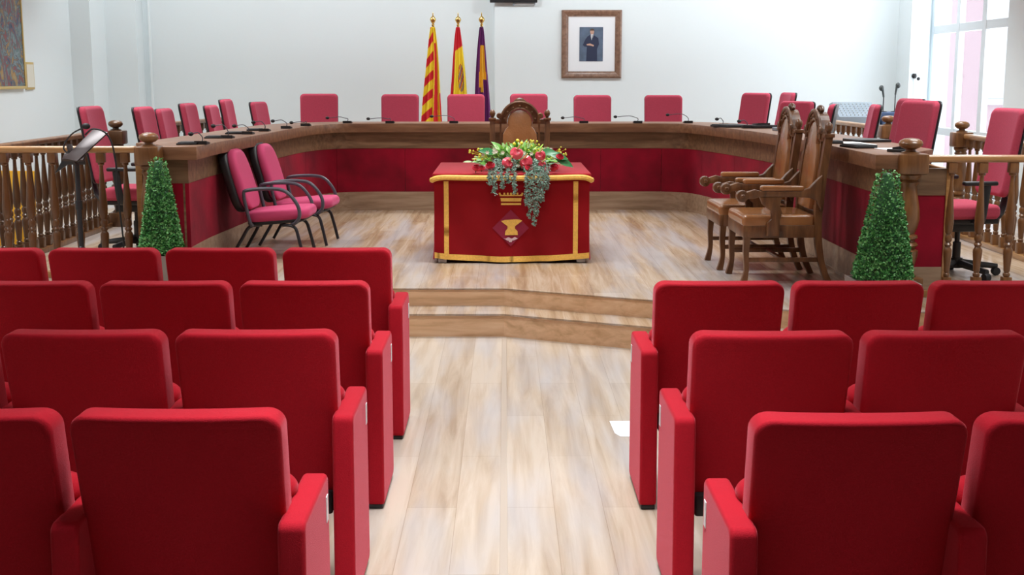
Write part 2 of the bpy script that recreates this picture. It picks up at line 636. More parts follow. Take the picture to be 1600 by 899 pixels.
wbar(WY0, WY0 + .09, WZ0, WZ1); wbar(WY1 - .09, WY1, WZ0, WZ1)
X0, X1 = X0 + .006, X1 - .006
wbar(WY0, WY1, WZ0, WZ0 + .09); wbar(WY0, WY1, WZ1 - .09, WZ1)
wbar(WY0, WY1, 2.17, 2.27); wbar(WY0, WY1, 0.95, 1.04)
X0, X1 = X0 - .006, X1 + .006
wbar(14.28, 14.40, WZ0, WZ1); wbar(15.12, 15.22, WZ0, WZ1)
wn = struct('window_1', bm, M['alu'])
bm = NB(); box(bm, X0 + .03, X0 + .036, WY0, WY1, WZ0, WZ1); struct('window_pane', bm, M['glass'], wn)
bm = NB(); box(bm, XR - 0.02, X0, WY0 - .02, WY1 + .02, WZ0 - 0.04, WZ0, 0.005); struct('window_sill', bm, M['alu'], wn)
# pink house across the street and bright ground outside
b_ = thing('building', 'pink stucco house wall seen through the tall window', 'building', (9.6, 26.5, -4))
bm = NB(); box(bm, -1.8, 1.9, -0.2, 4, 0, 10); obj('wall', bm, M['pinkwall'], b_, False)
bm = NB(); box(bm, 0.2, 1.3, -0.28, -0.19, 5.2, 7.2, 0.01); box(bm, 0.15, 1.35, -0.34, -0.19, 5.08, 5.2, 0.01); obj('shutter', bm, M['alu'], b_, False)

# ------------------------------------------------------------------ auditorium seats
RP = 0.53


def make_seat(side):
    """one tip-up seat, origin on the floor under the front end of its arm line; side = +1: aisle lies at +x"""
    t = thing('auditorium_seat', 'x', 'seat')

    def back(v):
        u = v.x / 0.245
        zz = v.z + 0.60
        y = v.y - 0.345 + (0.88 - zz) * 0.24 - 0.022 * (1 - u * u)
        return Vector((v.x * (1.0 - (0.88 - zz) * 0.06), y, zz))
    bm = NB(); rbox(bm, 0.492, 0.098, 0.56, 0.042, 0.014, 12, 10, fn=back); obj('backrest', bm, M['redseat'], t)

    def cush(v):
        zz = v.z + .505
        wide = 1 + .07 * min(max((zz - .61) / .02, 0), 1)
        return Vector((v.x * wide, v.y - 0.175 + (0.66 - zz) * 0.12, zz))
    bm = NB(); rbox(bm, 0.462, 0.13, 0.34, 0.05, 0.055, 8, 6, fn=cush, puff=0.012); obj('seat', bm, M['redseat'], t)
    bm = NB(); box(bm, -.215, .215, -.30, -.14, 0.27, 0.345, 0.01); box(bm, -.225, .225, -.26, -.2, 0.30, 0.36, 0.01)
    obj('tilt_mechanism', bm, M['blackplastic'], t)
    return t


def arm_mesh():
    bm = NB()
    rbox(bm, 0.43, 0.066, 0.61, 0.022, 0.012, 4, 6, T(0, 0, 0, 0, 0, PI / 2), fn=lambda v: Vector((v.x - 0.215 + (0.028 * ((v.z + .305) / .61) if v.x < -0.15 else 0), v.y, v.z + 0.317)))
    me_o = bm
    return me_o


def foot_mesh():
    bm = NB(); box(bm, -.027, .027, -0.425, -0.02, 0, 0.02, 0.004); return bm


seat_proto = make_seat(1)
am = obj('armrest', arm_mesh(), M['redseat'], seat_proto)
am.location = (-RP / 2, 0, 0)
fm = obj('foot_plate', foot_mesh(), M['blackplastic'], am)
ordn = ['first', 'second', 'third', 'fourth', 'fifth']
rown = {0: 'fourth row from the camera', 1: 'third row from the camera', 2: 'second row from the camera', 3: 'nearest row'}
seatgrp = 'red auditorium seats'
first = True
aisle_seats = []


def put_seat(x, y, label, mirrored, aisle):
    global first
    if first:
        r = seat_proto
        r.location = (x, y, 0)
        r['label'] = label
        r['group'] = seatgrp
        first = False
    else:
        r = dup(seat_proto, (x, y, 0), 0, label, seatgrp)
    arm = [c for c in r.children if c.name.startswith('armrest')][0]
    if mirrored:
        arm.location.x = RP / 2
    if aisle:
        aisle_seats.append((r, arm))
    return r


for k, nseat in ((0, 4), (1, 3), (2, 3), (3, 2)):
    for c in range(nseat):
        lab = 'red auditorium seat %s, %s row of the left-hand block' % (
            'on the aisle' if c == 0 else ordn[c] + ' from aisle', ['front', 'second', 'third', 'rearmost'][k])
        put_seat(-0.5 - RP / 2 - c * RP, 6.085 - 0.951 * k, lab, False, c == 0)
for k, nseat in ((0, 3), (1, 2), (2, 2)):
    for c in range(nseat):
        lab = 'red auditorium seat %s, %s row of the right-hand block' % (
            'on the aisle' if c == 0 else ordn[c] + ' from aisle', ['front', 'middle', 'rearmost'][k])
        put_seat(0.55 + RP / 2 + c * RP, 5.12 - 0.967 * k, lab, True, c == 0)

for r, arm in aisle_seats:          # the aisle seats carry a second arm panel with a small number plate
    a2 = copy_tree(arm, r)
    a2.location.x = -arm.location.x
    s = 1 if a2.location.x > 0 else -1
    bm = NB()
    box(bm, s * 0.0325, s * 0.0350, -0.060, -0.030, 0.50, 0.57, 0.0008)
    obj('number_plate', bm, M['paper'], a2, False)

# ------------------------------------------------------------------ council desk
inner = [(-2.125, 8.80), (-2.12, 9.5), (-2.06, 10.4), (-2.015, 11.2), (-1.975, 11.9), (-1.93, 12.4), (-1.84, 12.85), (-1.68, 13.12), (-1.42, 13.2),
         (-0.6, 13.2), (0.2, 13.2), (1.0, 13.2), (1.62, 13.2), (1.84, 13.05), (1.96, 12.6), (2.08, 12.0), (2.2, 11.2), (2.27, 10.4), (2.28, 9.6), (2.285, 8.7), (2.29, 7.86)]
inner = [(p.x, p.y) for p in smooth_path([Vector((x, y, 0)) for x, y in inner], 4)]
SLT, SLB = 1.175, 1.083
face_ = offset_path(inner, 0.085)
desk = thing('council_desk', 'horseshoe council desk with walnut top and crimson velvet front on the dais', 'desk', (0, 0, 0))
bm = NB(); strip(bm, inner, 0, 0.56, SLB, SLT, 0.006)
for v in bm.verts:          # the outer corners of the two ends are cut back
    for yend, lim in ((7.86, 2.50), (8.80, -2.36)):
        t_ = (yend + .45 - v.co.y) / .45
        if t_ > 0 and (v.co.x > lim if lim > 0 else v.co.x < lim) and abs(v.co.y - yend) < .5:
            v.co.x += (lim - v.co.x) * min(1, t_ * 1.15) ** .5
obj('desktop', bm, M['slab'], desk)
fp = [p for p in face_]
fp[0] = (fp[0][0], fp[0][1] + .09)
fp[-1] = (fp[-1][0], fp[-1][1] + .09)
bm = NB(); strip(bm, fp, 0, 0.03, 0.915, SLB); obj('fascia_board', bm, M['band'], desk)
# velvet panels between seams
cuts = [0, 8, 16, 22, 28, 34, 40, 44, 48, 54, 60, 66, 72, len(fp) - 1]
for a, b in zip(cuts, cuts[1:]):
    bm = NB()
    seg = fp[a:b + 1]
    seg = [seg[0]] + seg[1:-1] + [seg[-1]]
    p0, p1 = Vector(seg[0]), Vector(seg[-1])
    e0 = (Vector(seg[1]) - p0).normalized() * 0.0015
    e1 = (p1 - Vector(seg[-2])).normalized() * 0.0015
    seg[0] = tuple(p0 + e0)
    seg[-1] = tuple(p1 - e1)
    strip(bm, seg, 0.004, 0.026, 0.46, 0.917)
    obj('velvet_panel', bm, M['velvet'], desk)
bm = NB(); strip(bm, fp, -0.002, 0.03, P, 0.462); obj('baseboard', bm, M['base'], desk)
bm = NB(); strip(bm, fp, -0.016, -0.002, P, P + 0.022); obj('quarter_round', bm, M['base'], desk)
bm = NB(); strip(bm, fp, 0.028, 0.042, P, SLB - .001); obj('backing_panel', bm, M['band'], desk)
# ends
for nm, xc, y0, s in (('L', fp[0][0], fp[0][1], -1), ('R', fp[-1][0], fp[-1][1], 1)):
    x0, x1 = sorted((xc, xc + s * (0.39 if s > 0 else 0.32)))
    e = 0.03
    bm = NB(); box(bm, x0, x1, y0 - 0.004, y0 + e, 0.915, SLB); obj('end_board', bm, M['band'], desk, False)
    bm = NB(); box(bm, x0 + (.001 if s > 0 else 0), x1, y0, y0 + e, 0.46, 0.915); obj('end_velvet_panel', bm, M['velvet'], desk, False)
    bm = NB(); box(bm, x0, x1, y0 - 0.006, y0 + e, P, 0.46); obj('end_baseboard', bm, M['base'], desk, False)
    xa, xb = sorted((xc + s * (0.39 if s > 0 else 0.32), xc + s * (0.435 if s > 0 else 0.365)))
    bm = NB(); box(bm, xa, xb, y0 - 0.01, y0 + 0.5, P, SLB, 0.003); obj('end_post', bm, M['rail'], desk)
# upright supports under the back of the top
bk = offset_path(inner, 0.24)
for i in (10, 24, 38, 50, 62, 74):
    a = Vector(bk[i]); b = Vector(fp[i])
    bm = NB()
    dirn = (a - b)
    ang = math.atan2(dirn.y, dirn.x)
    box(bm, 0.03, dirn.length, -0.015, 0.015, P, SLB, 0, T(b.x, b.y, 0, 0, 0, ang))
    obj('support_panel', bm, M['band'], desk, False)

# ------------------------------------------------------------------ swivel armchairs behind the desk


def make_swivel():
    t = thing('swivel_chair', 'x', 'chair')

    def bk_(v):
        u = v.x / 0.21
        return Vector((v.x * (1.0 + 0.04 * v.z), v.y + 0.24 + (v.z + .31) * 0.17 - 0.018 * (u * u), v.z + 0.87))
    bm = NB(); rbox(bm, 0.42, 0.06, 0.60, 0.045, 0.025, 8, 10, fn=bk_); obj('backrest', bm, M['pinkfabric'], t)

    def sh(v):
        q = bk_(v)
        q.y += 0.034
        return q
    bm = NB(); rbox(bm, 0.424, 0.018, 0.60, 0.045, 0.008, 8, 10, fn=sh); obj('back_shell', bm, M['blackplastic'], t)
    bm = NB(); rbox(bm, 0.47, 0.44, 0.10, 0.03, 0.045, 8, 3, T(0, -0.02, 0.47), puff=0.0); obj('seat', bm, M['pinkfabric'], t)
    bm = NB(); box(bm, -.2, .2, -.2, .2, 0.385, 0.425, 0.012); box(bm, -.09, .09, -.12, .14, 0.32, 0.39, 0.01)
    tube(bm, [(0, 0.12, 0.39), (0, 0.27, 0.40), (0, 0.325, 0.50), (0, 0.34, 0.72)], 0.026, 8, 4, (1.6, .6)); obj('seat_mechanism', bm, M['blackplastic'], t)
    for s in (-1, 1):
        bm = NB()
        tube(bm, [(s * .2, 0.02, 0.40), (s * .285, 0.02, 0.41), (s * .30, 0.03, 0.48), (s * .295, 0.05, 0.66)], 0.02, 8, 4, (1.5, .6))
        rbox(bm, 0.05, 0.24, 0.03, 0.012, 0.012, 2, 1, T(s * .292, 0.0, 0.672))
        obj('armrest', bm, M['blackplastic'], t)
    bm = NB(); lathe(bm, [(0.028, 0.10), (0.028, 0.24), (0.018, 0.245), (0.018, 0.34)], 12); obj('gas_column', bm, M['blackmetal'], t)
    bm = NB()
    for i in range(5):
        a = 2 * PI * i / 5 + 0.3
        tube(bm, [(0, 0, 0.10), (0.30 * math.cos(a), 0.30 * math.sin(a), 0.065)], [0.03, 0.02], 6)
    lathe(bm, [(0.045, 0.06), (0.045, 0.13)], 10)
    st = obj('star_base', bm, M['blackplastic'], t)
    for i in range(5):
        a = 2 * PI * i / 5 + 0.3
        bm = NB()
        cx, cy = 0.295 * math.cos(a), 0.295 * math.sin(a)
        lathe(bm, [(0.027, -0.022), (0.03, -0.012), (0.03, 0.012), (0.027, 0.022)], 10, T(cx, cy, 0.03, PI / 2, 0, a))
        obj('caster', bm, M['black'], st)
    return t


sw = make_swivel()
# (x, y, rotation, top height, label)
chairs = [
    (-2.95, 10.15, 88, 1.42, 'rose red swivel armchair inside the left railing, beside the black music stand'),
    (-2.86, 11.3, 87, 1.389, 'rose red swivel armchair closest to the left end of the desk, above its round finial'),
    (-2.875, 12.05, 89, 1.355, 'rose red swivel armchair second from the left end of the desk'),
    (-2.85, 12.85, 87, 1.388, 'rose red swivel armchair third from the left end of the desk'),
    (-2.79, 13.62, 89, 1.351, 'rose red swivel armchair fourth from the left end of the desk'),
    (-2.80, 14.4, 89, 1.40, 'rose red swivel armchair fifth from the left end of the desk, standing a bit taller'),
    (-2.60, 15.15, 79, 1.357, 'rose red swivel armchair at the far left bend of the desk'),
    (-2.08, 14.25, 5, 1.46, 'rose red swivel armchair, leftmost of those facing the room across the far desk'),
    (-1.19, 14.25, 0, 1.455, 'rose red swivel armchair left of the striped yellow and red flag'),
    (-0.44, 14.2, 0, 1.455, 'rose red swivel armchair in front of the three flags'),
    (0.27, 14.2, 0, 1.46, 'rose red swivel armchair behind the carved armchair at the table'),
    (0.99, 14.2, 0, 1.445, 'rose red swivel armchair under the framed portrait'),
    (1.77, 14.15, -3, 1.445, 'rose red swivel armchair right of the one under the portrait'),
    (2.49, 13.95, -58, 1.475, 'rose red swivel armchair at the far right bend of the desk'),
    (2.95, 14.8, -84, 1.47, 'rose red swivel armchair highest behind the carved wooden armchairs'),
    (2.70, 12.8, -54, 1.405, 'rose red swivel armchair showing its wide back cushion behind the carved wooden armchairs'),
    (2.72, 11.95, -107, 1.40, 'rose red swivel armchair seen edge on, right of the carved wooden armchairs'),
    (2.87, 11.1, -100, 1.413, 'rose red swivel armchair in front of the grey sound equipment'),
    (2.93, 10.25, -84, 1.477, 'rose red swivel armchair overlapped by its neighbour near the right newel'),
    (2.79, 9.45, -72, 1.475, 'rose red swivel armchair nearest the right end of the desk, wide in view'),
    (3.16, 8.80, -84, 1.435, 'rose red swivel armchair behind the right front railing'),
]
for i, (x, y, a, zt, lab) in enumerate(chairs):
    r = sw if i == 0 else copy_tree(sw)
    r.location = (x, y, P)
    r.rotation_euler = (0, 0, math.radians(a))
    dz = zt - P - 1.17
    for ch in r.children:
        nm = ch.name.split('.')[0]
        if nm in ('backrest', 'back_shell'):
            ch.location.z = dz
        elif nm == 'star_base':
            pass
        elif nm == 'gas_column':
            pass
    r['label'] = lab
    r['category'] = 'chair'
    r['group'] = 'rose red swivel chairs around the desk'

# ------------------------------------------------------------------ pink guest chairs


def make_guest():
    t = thing('guest_armchair', 'x', 'chair')

    def bk_(v):
        u = v.z / 0.23
        wd = 1 - 0.22 * max(0, u) ** 2
        return Vector((v.x * wd, v.y + 0.175 + (v.z + .2) * 0.28, v.z + 0.60))
    bm = NB(); rbox(bm, 0.43, 0.065, 0.46, 0.12, 0.028, 8, 8, fn=bk_, puff=0.012); obj('backrest', bm, M['magenta'], t)

    def sh(v):
        q = bk_(v)
        q.y += 0.06
        return q
    bm = NB(); rbox(bm, 0.45, 0.07, 0.50, 0.12, 0.025, 8, 8, fn=sh); obj('back_shell', bm, M['blackplastic'], t)
    bm = NB(); rbox(bm, 0.47, 0.075, 0.50, 0.10, 0.032, 8, 8, T(0, -0.06, 0.335, PI / 2 - 0.08), puff=0.014,
                    fn=lambda v: Vector((v.x, v.y + (0.0 if v.z > -0.1 else 0), v.z))); obj('seat', bm, M['magenta'], t)
    bm = NB(); rbox(bm, 0.44, 0.03, 0.44, 0.08, 0.012, 6, 6, T(0, -0.05, 0.285, PI / 2 - 0.08)); obj('seat_pan', bm, M['blackplastic'], t)
    for s in (-1, 1):
        bm = NB()
        tube(bm, [(s * .2, 0.12, 0.262), (s * .265, 0.12, 0.275), (s * .275, 0.14, 0.36), (s * .275, 0.165, 0.5), (s * .275, 0.13, 0.535), (s * .27, -0.05, 0.545),
                  (s * .27, -0.16, 0.52), (s * .265, -0.24, 0.42), (s * .26, -0.25, 0.33), (s * .245, -0.21, 0.28), (s * .2, -0.18, 0.27)], 0.014, 8, 4)
        obj('armrest', bm, M['greymetal'], t)
    bm = NB()
    tube(bm, [(-.2, 0.12, 0.262), (.2, 0.12, 0.262)], 0.012, 8); tube(bm, [(-.2, -0.18, 0.262), (.2, -0.18, 0.262)], 0.012, 8)
    obj('cross_tube', bm, M['blackmetal'], t)
    for s in (-1, 1):
        bm = NB(); tube(bm, [(s * .19, -0.10, 0.262), (s * .215, -0.20, 0.25), (s * .225, -0.235, 0.16), (s * .235, -0.27, 0.008)], 0.013, 8, 4); obj('leg', bm, M['blackmetal'], t)
        bm = NB(); tube(bm, [(s * .19, 0.05, 0.262), (s * .215, 0.14, 0.25), (s * .225, 0.20, 0.16), (s * .235, 0.29, 0.008)], 0.013, 8, 4); obj('leg', bm, M['blackmetal'], t)
    return t


ga = make_guest()
ga.location = (-1.80, 9.86, P)
ga.rotation_euler = (0, 0, math.radians(88))
ga['label'] = 'magenta pink armchair with black tube frame, nearer of the pair on the dais'
ga['group'] = 'pink armchairs at the left of the dais'
dup(ga, (-1.72, 10.62, P), math.radians(86), 'magenta pink armchair with black tube frame, farther of the pair on the dais')

# ------------------------------------------------------------------ carved leather armchairs


def make_throne():
    t = thing('carved_armchair', 'x', 'chair')
    W = 0.25
    # back posts with finials
    for s in (-1, 1):
        bm = NB()
        tube(bm, [(s * W, 0.33, 0.0), (s * W, 0.27, 0.14), (s * W, 0.235, 0.34), (s * W, 0.235, 0.5)], [0.026, 0.028, 0.034, 0.034], 4, 3)
        tube(bm, [(s * W, 0.235, 0.5), (s * W, 0.255, 0.75), (s * W, 0.285, 0.99)], [0.036, 0.034, 0.034], 4)
        box(bm, s * W - .034, s * W + .034, 0.25, 0.318, 0.985, 1.01, 0.004)
        lathe(bm, [(0.012, 1.005), (0.014, 1.02), (0.022, 1.03), (0.028, 1.05), (0.024, 1.07), (0.008, 1.085)], 12, T(s * W, 0.284, 0))
        obj('back_post', bm, M['antique'], t)
    # arched crest
    bm = NB()
    prof = []
    for i in range(25):
        a = PI * i / 24
        prof.append((0.165 * math.cos(a), 0.97 + 0.175 * math.sin(a)))
    inn = [(0.115 * math.cos(PI * i / 24), 0.975 + 0.115 * math.sin(PI * i / 24)) for i in range(25)]
    for i in range(24):
        prism(bm, [prof[i], prof[i + 1], inn[i + 1], inn[i]], 0.25, 0.325, 'y')
    bmesh.ops.remove_doubles(bm, verts=bm.verts[:], dist=0.0005)
    tube(bm, [(0.175 * math.cos(PI * i / 24), 0.25, 0.97 + 0.185 * math.sin(PI * i / 24)) for i in range(25)], 0.014, 6)
    tube(bm, [(0.122 * math.cos(PI * i / 24), 0.25, 0.975 + 0.122 * math.sin(PI * i / 24)) for i in range(25)], 0.009, 6)
    box(bm, -.235, -.115, 0.253, 0.318, 0.955, 1.0, 0.006); box(bm, .115, .235, 0.253, 0.318, 0.955, 1.0, 0.006)
    for s in (-1, 1):
        tube(bm, [(s * .175, 0.262, 0.955), (s * .175, 0.235, 0.46)], 0.012, 4)
        lathe(bm, [(0.02, -0.012), (0.028, 0), (0.02, 0.012)], 12, T(s * .185, 0.245, 1.03, PI / 2))
    for k in range(7):
        a = PI * (k + .5) / 7
        ball(bm, (0.143 * math.cos(a), 0.247, 0.972 + 0.145 * math.sin(a)), 0.011, 8)
    tube(bm, [(-.05, 0.29, 1.15), (-.02, 0.29, 1.168), (.02, 0.29, 1.168), (.05, 0.29, 1.15)], [.012, .022, .022, .012], 10, 3)
    obj('crest_rail', bm, M['antique'], t)
    # leather back
    out = [(-.155, 0.50), (.155, 0.50), (.155, 0.86), (.13, 0.91), (.105, 0.935), (.112, 0.97)] + [(0.112 * math.cos(PI * i / 12), 0.975 + 0.112 * math.sin(PI * i / 12)) for i in range(1, 12)] + [(-.112, 0.97), (-.105, 0.935), (-.13, 0.91), (-.155, 0.86)]
    bm = NB(); prism(bm, out, 0.0, 0.05, 'y', 0.014, M4=T(0, 0.192, 0) @ Matrix.Shear('XY', 4, (0, 0)))
    for v in bm.verts:
        v.co.y += (v.co.z - 0.5) * 0.10
    obj('back_cushion', bm, M['leather'], t)
    bm = NB(); box(bm, -.22, .22, 0.225, 0.262, 0.46, 0.53, 0.006); obj('back_rail', bm, M['antique'], t)
    # seat
    bm = NB()
    for a in ((-.27, .27, -.265, -.235), (-.27, .27, .205, .235)):
        box(bm, a[0], a[1], a[2], a[3], 0.32, 0.405, 0.006)
    for s in (-1, 1):
        x0, x1 = sorted((s * .27, s * .24)); box(bm, x0, x1, -.24, .22, 0.32, 0.405, 0.006)
    obj('seat_frame', bm, M['antique'], t)
    bm = NB(); rbox(bm, 0.54, 0.49, 0.085, 0.02, 0.03, 8, 2, T(0, -0.025, 0.43), fn=lambda v: Vector((v.x * (1 - .08 * (v.y + .25)), v.y, v.z + 0.016 * max(0, 1 - (v.x / .27) ** 2) * max(0, 1 - (v.y / .245) ** 2) * (1 if v.z > 0 else 0))))
    obj('seat_cushion', bm, M['leather'], t)
    for s in (-1, 1):
        bm = NB(); tube(bm, [(s * .245, -0.235, 0.34), (s * .245, -0.24, 0.22), (s * .25, -0.235, 0.1), (s * .25, -0.255, 0.0)], [0.032, 0.026, 0.022, 0.03], 4, 3); obj('leg', bm, M['antique'], t)
        bm = NB(); box(bm, s * .245 - .011, s * .245 + .011, -.23, .27, 0.155, 0.185, 0.004); obj('stretcher', bm, M['antique'], t)
    bm = NB(); box(bm, -.24, .24, .0, .024, 0.158, 0.182, 0.004); obj('cross_stretcher', bm, M['antique'], t)
    # arms
    for s in (-1, 1):
        bm = NB()
        x0 = s * .28
        arm = [(0.24, 0.74), (0.20, 0.70), (0.16, 0.655), (0.10, 0.635), (-0.16, 0.635), (-0.20, 0.645), (-0.25, 0.63), (-0.29, 0.60), (-0.285, 0.57), (-0.25, 0.585), (-0.21, 0.585), (-0.17, 0.595), (0.10, 0.595), (0.16, 0.59), (0.21, 0.57), (0.24, 0.5)]
        prism(bm, arm, x0 - .024, x0 + .024, 'x', 0.006)
        lathe(bm, [(0.02, -.035), (0.038, -.03), (0.04, 0), (0.038, .03), (0.02, .035)], 16, T(x0, -0.285, 0.60, 0, PI / 2, 0))
        lathe(bm, [(0.012, -.045), (0.018, -.035), (0.018, .035), (0.012, .045)], 10, T(x0, -0.285, 0.60, 0, PI / 2, 0))
        sup = [(-0.03, 0.335), (-0.115, 0.335), (-0.115, 0.42), (-0.085, 0.45), (-0.09, 0.50), (-0.15, 0.55), (-0.17, 0.60), (-0.02, 0.60), (-0.035, 0.54), (-0.015, 0.49), (-0.03, 0.44)]
        prism(bm, sup, x0 - .02, x0 + .02, 'x', 0.005)
        a_ = obj('armrest', bm, M['antique'], t)
        bm = NB(); rbox(bm, 0.058, 0.29, 0.036, 0.012, 0.016, 2, 1, T(x0, -0.02, 0.652)); obj('arm_pad', bm, M['leather'], a_)
    return t


th = make_throne()
th.location = (0.135, 11.4, P)
th['label'] = 'carved wooden armchair with tan leather arched back behind the red table'
th['group'] = 'carved armchairs with tan leather'
dup(th, (1.845, 8.66, P), math.radians(-89), 'carved wooden armchair with tan leather seat, nearer one beside the right topiary')
dup(th, (1.80, 9.33, P), math.radians(-89), 'carved wooden armchair with tan leather seat, farther one on the dais')

# ------------------------------------------------------------------ railings


def baluster_bm(s=1.0):
    bm = NB()
    prof = [(.017, .126), (.022, .135), (.022, .148), (.015, .155), (.020, .165), (.021, .19), (.029, .28), (.029, .30), (.018, .318), (.027, .335), (.017, .348), (.025, .362), (.025, .385), (.016, .40), (.024, .413), (.027, .44), (.030, .47), (.029, .50), (.022, .60), (.0135, .72), (.0125, .765), (.022, .772), (.022, .787)]
    lathe(bm, prof, 14)
    box(bm, -.0275, .0275, -.0275, .0275, .04, .127, .003)
    box(bm, -.0275, .0275, -.0275, .0275, .786, .852, .003)
    return bm


def newel(parent, x, y, m, s=1.0, dz=0.0):
    """newel post, origin on the dais; s scales the girth, dz lowers the upper half"""
    bm = NB()
    prof = [(.085, .13), (.088, .145), (.062, .16), (.06, .175), (.070, .20), (.092, .27), (.094, .30), (.066, .315), (.080, .325), (.092, .335), (.080, .35), (.066, .357), (.064, .365), (.086, .38), (.084, .395), (.060, .405), (.078, .44), (.094, .50), (.090, .56), (.070, .65), (.060, .70), (.066, .715), (.078, .73), (.064, .745), (.084, .76), (.088, .775), (.08, .786)]
    lathe(bm, [(r * s * .86, z + dz * (z / .9)) for r, z in prof], 24, T(x, y, P))
    h = .098 * s
    box(bm, x - h, x + h, y - h, y + h, P, P + .132, .005)
    box(bm, x - h, x + h, y - h, y + h, P + .783 + dz, P + .91 + dz, .012)
    lathe(bm, [(r * s, z + dz) for r, z in ((.06, .909), (.058, .918), (.034, .925), (.032, .935), (.055, .943), (.074, .957), (.078, .972), (.070, .988), (.045, 1.0), (.012, 1.004))], 20, T(x, y, P))
    o = obj('newel_post', bm, m, parent)
    return o


def railing(label, x0, y0, x1, y1, n, mb, mr, hz=0.0, group='turned wooden railings', ext=0.0):
    t = thing('railing', label, 'railing', ((x0 + x1) / 2, (y0 + y1) / 2, P))
    ang = math.atan2(y1 - y0, x1 - x0)
    L = math.hypot(x1 - x0, y1 - y0)
    t.rotation_euler = (0, 0, ang)
    t['group'] = group
    bm = NB()
    rbox(bm, L + ext, .072, .046, .012, .016, 2, 1, T(-ext / 2, 0, .875 + hz)); obj('handrail', bm, mr, t)
    bm = NB(); box(bm, -L / 2 - ext, L / 2, -.04, .04, 0, .043, .004); obj('bottom_rail', bm, mr, t)
    proto = None
    for i in range(n):
        xx = -L / 2 + L * (i + .5) / n
        if proto is None:
            o = obj('baluster', baluster_bm(), mb, t)
            proto = o
        else:
            o = proto.copy()
            C.objects.link(o)
            o.parent = t
        o.location = (xx, 0, 0)
        o.scale.z = 1 + hz / .85
    return t


rr = railing('light walnut front railing right of the desk, with the big turned newel', 2.70, 7.95, 5.2, 7.95, 13, M['turned'], M['rail'], 0.0, ext=.085)
nw = newel(rr, 0, 0, M['turned'], .95)
nw.parent = None
nw.location = (2.525 - rr.location.x, 7.93 - rr.location.y, -P)
nw.parent = rr
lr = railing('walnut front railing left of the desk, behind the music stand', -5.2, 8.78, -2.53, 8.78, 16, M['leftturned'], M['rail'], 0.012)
nw = newel(lr, 0, 0, M['turned'], .86)
nw.location = (-2.44 - lr.location.x, 8.76 - lr.location.y, -P)
# side railings
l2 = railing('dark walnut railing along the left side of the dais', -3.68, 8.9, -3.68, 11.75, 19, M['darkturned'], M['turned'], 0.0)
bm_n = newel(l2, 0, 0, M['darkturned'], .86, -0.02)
bm_n.matrix_local = l2.matrix_basis.inverted() @ T(-3.60, 11.85, 0)
r2 = railing('side railing on the right of the dais near the front rail', 3.95, 8.05, 3.95, 10.9, 17, M['turned'], M['rail'], 0.0)
bm_n = newel(r2, 0, 0, M['turned'], .8, 0.0)
bm_n.matrix_local = r2.matrix_basis.inverted() @ T(3.93, 10.98, 0)
r3 = railing('far side railing on the right of the dais beneath the sound equipment', 3.78, 12.7, 3.66, 16.0, 18, M['turned'], M['rail'], 0.0)
bm_n = newel(r3, 0, 0, M['turned'], .9, 0.0)
bm_n.matrix_local = r3.matrix_basis.inverted() @ T(3.78, 12.6, 0)
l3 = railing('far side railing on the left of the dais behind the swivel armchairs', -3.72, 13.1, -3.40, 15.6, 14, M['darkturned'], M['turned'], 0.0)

# ------------------------------------------------------------------ table, cloth and emblem
TX, TY0, TY1, TTOP = 0.05, 9.44, 10.62, 0.925
tb = thing('table', 'low square table hidden under the scarlet velvet cloth, metal feet showing', 'table', (TX, (TY0 + TY1) / 2, P))
bm = NB(); box(bm, -.55, .55, -.56, .56, TTOP - P - .035, TTOP - P - .012, .004); obj('tabletop', bm, M['slab'], tb)
for sx in (-1, 1):
    for sy in (-1, 1):
        bm = NB(); box(bm, sx * .52 - .02, sx * .52 + .02, sy * .535 - .02, sy * .535 + .02, 0.018, TTOP - P - .036, .003)
        lg = obj('leg', bm, M['greymetal'], tb)
        bm = NB(); box(bm, sx * .52 - .032, sx * .52 + .032, sy * .555 - .028, sy * .555 + .028, 0, .034, .004); obj('foot', bm, flat('silver_foot_cap', (.62, .63, .65), .35, metal=.4), lg)


def hang(x, z, side=0):
    """outward offset of the hanging cloth at height z (0 top)"""
    k = (TTOP - z) / .65
    return k * (0.012 + 0.012 * math.sin(x * 9 + 1.3 + 2.5 * z) + 0.010 * math.sin(x * 17 + 9 * z) + 0.004 * math.sin(x * 31 - 5 * z)) - 0.01 * math.sin(k * PI)


HX = 0.578


def hem(x):
    return 0.312 - 0.030 * math.cos(x / HX * PI / 2) ** .7


cl = thing('tablecloth', 'scarlet velvet tablecloth with gold braid and an embroidered crest, draped over the table', 'tablecloth', (0, 0, 0))
bm = NB()
nx, nz = 60, 24


def cloth_side(fn_, n, flip=False):
    g_ = []
    for j in range(nz + 1):
        row = []
        for i in range(n + 1):
            row.append(bm.verts.new(fn_(i / n, j / nz)))
        g_.append(row)
    for j in range(nz):
        for i in range(n):
            bm.faces.new((g_[j][i], g_[j][i + 1], g_[j + 1][i + 1], g_[j + 1][i]))


def front(u, v):
    x = -HX + 2 * HX * u
    z = TTOP + (hem(x) - TTOP) * v
    return (TX + x, TY0 - 0.012 - hang(x, z), z)


def backs(u, v):
    x = -HX + 2 * HX * u
    z = TTOP + (hem(x) - TTOP) * v
    return (TX + x, TY1 + 0.012 + hang(x, z), z)


def sidef(s):
    def f(u, v):
        y = TY0 - 0.012 + (TY1 - TY0 + .024) * u
        z = TTOP + (0.298 - TTOP) * v
        q = front(0 if s < 0 else 1, v) if u < 0.5 else backs(0 if s < 0 else 1, v)
        w_ = max(0, 1 - min(u, 1 - u) * 20)
        yy = y + (q[1] - y) * w_
        return (TX + s * (HX + (0 if u in (0, 1) else hang(y * 1.1, z) * (1 - w_))), yy, z)
    return f


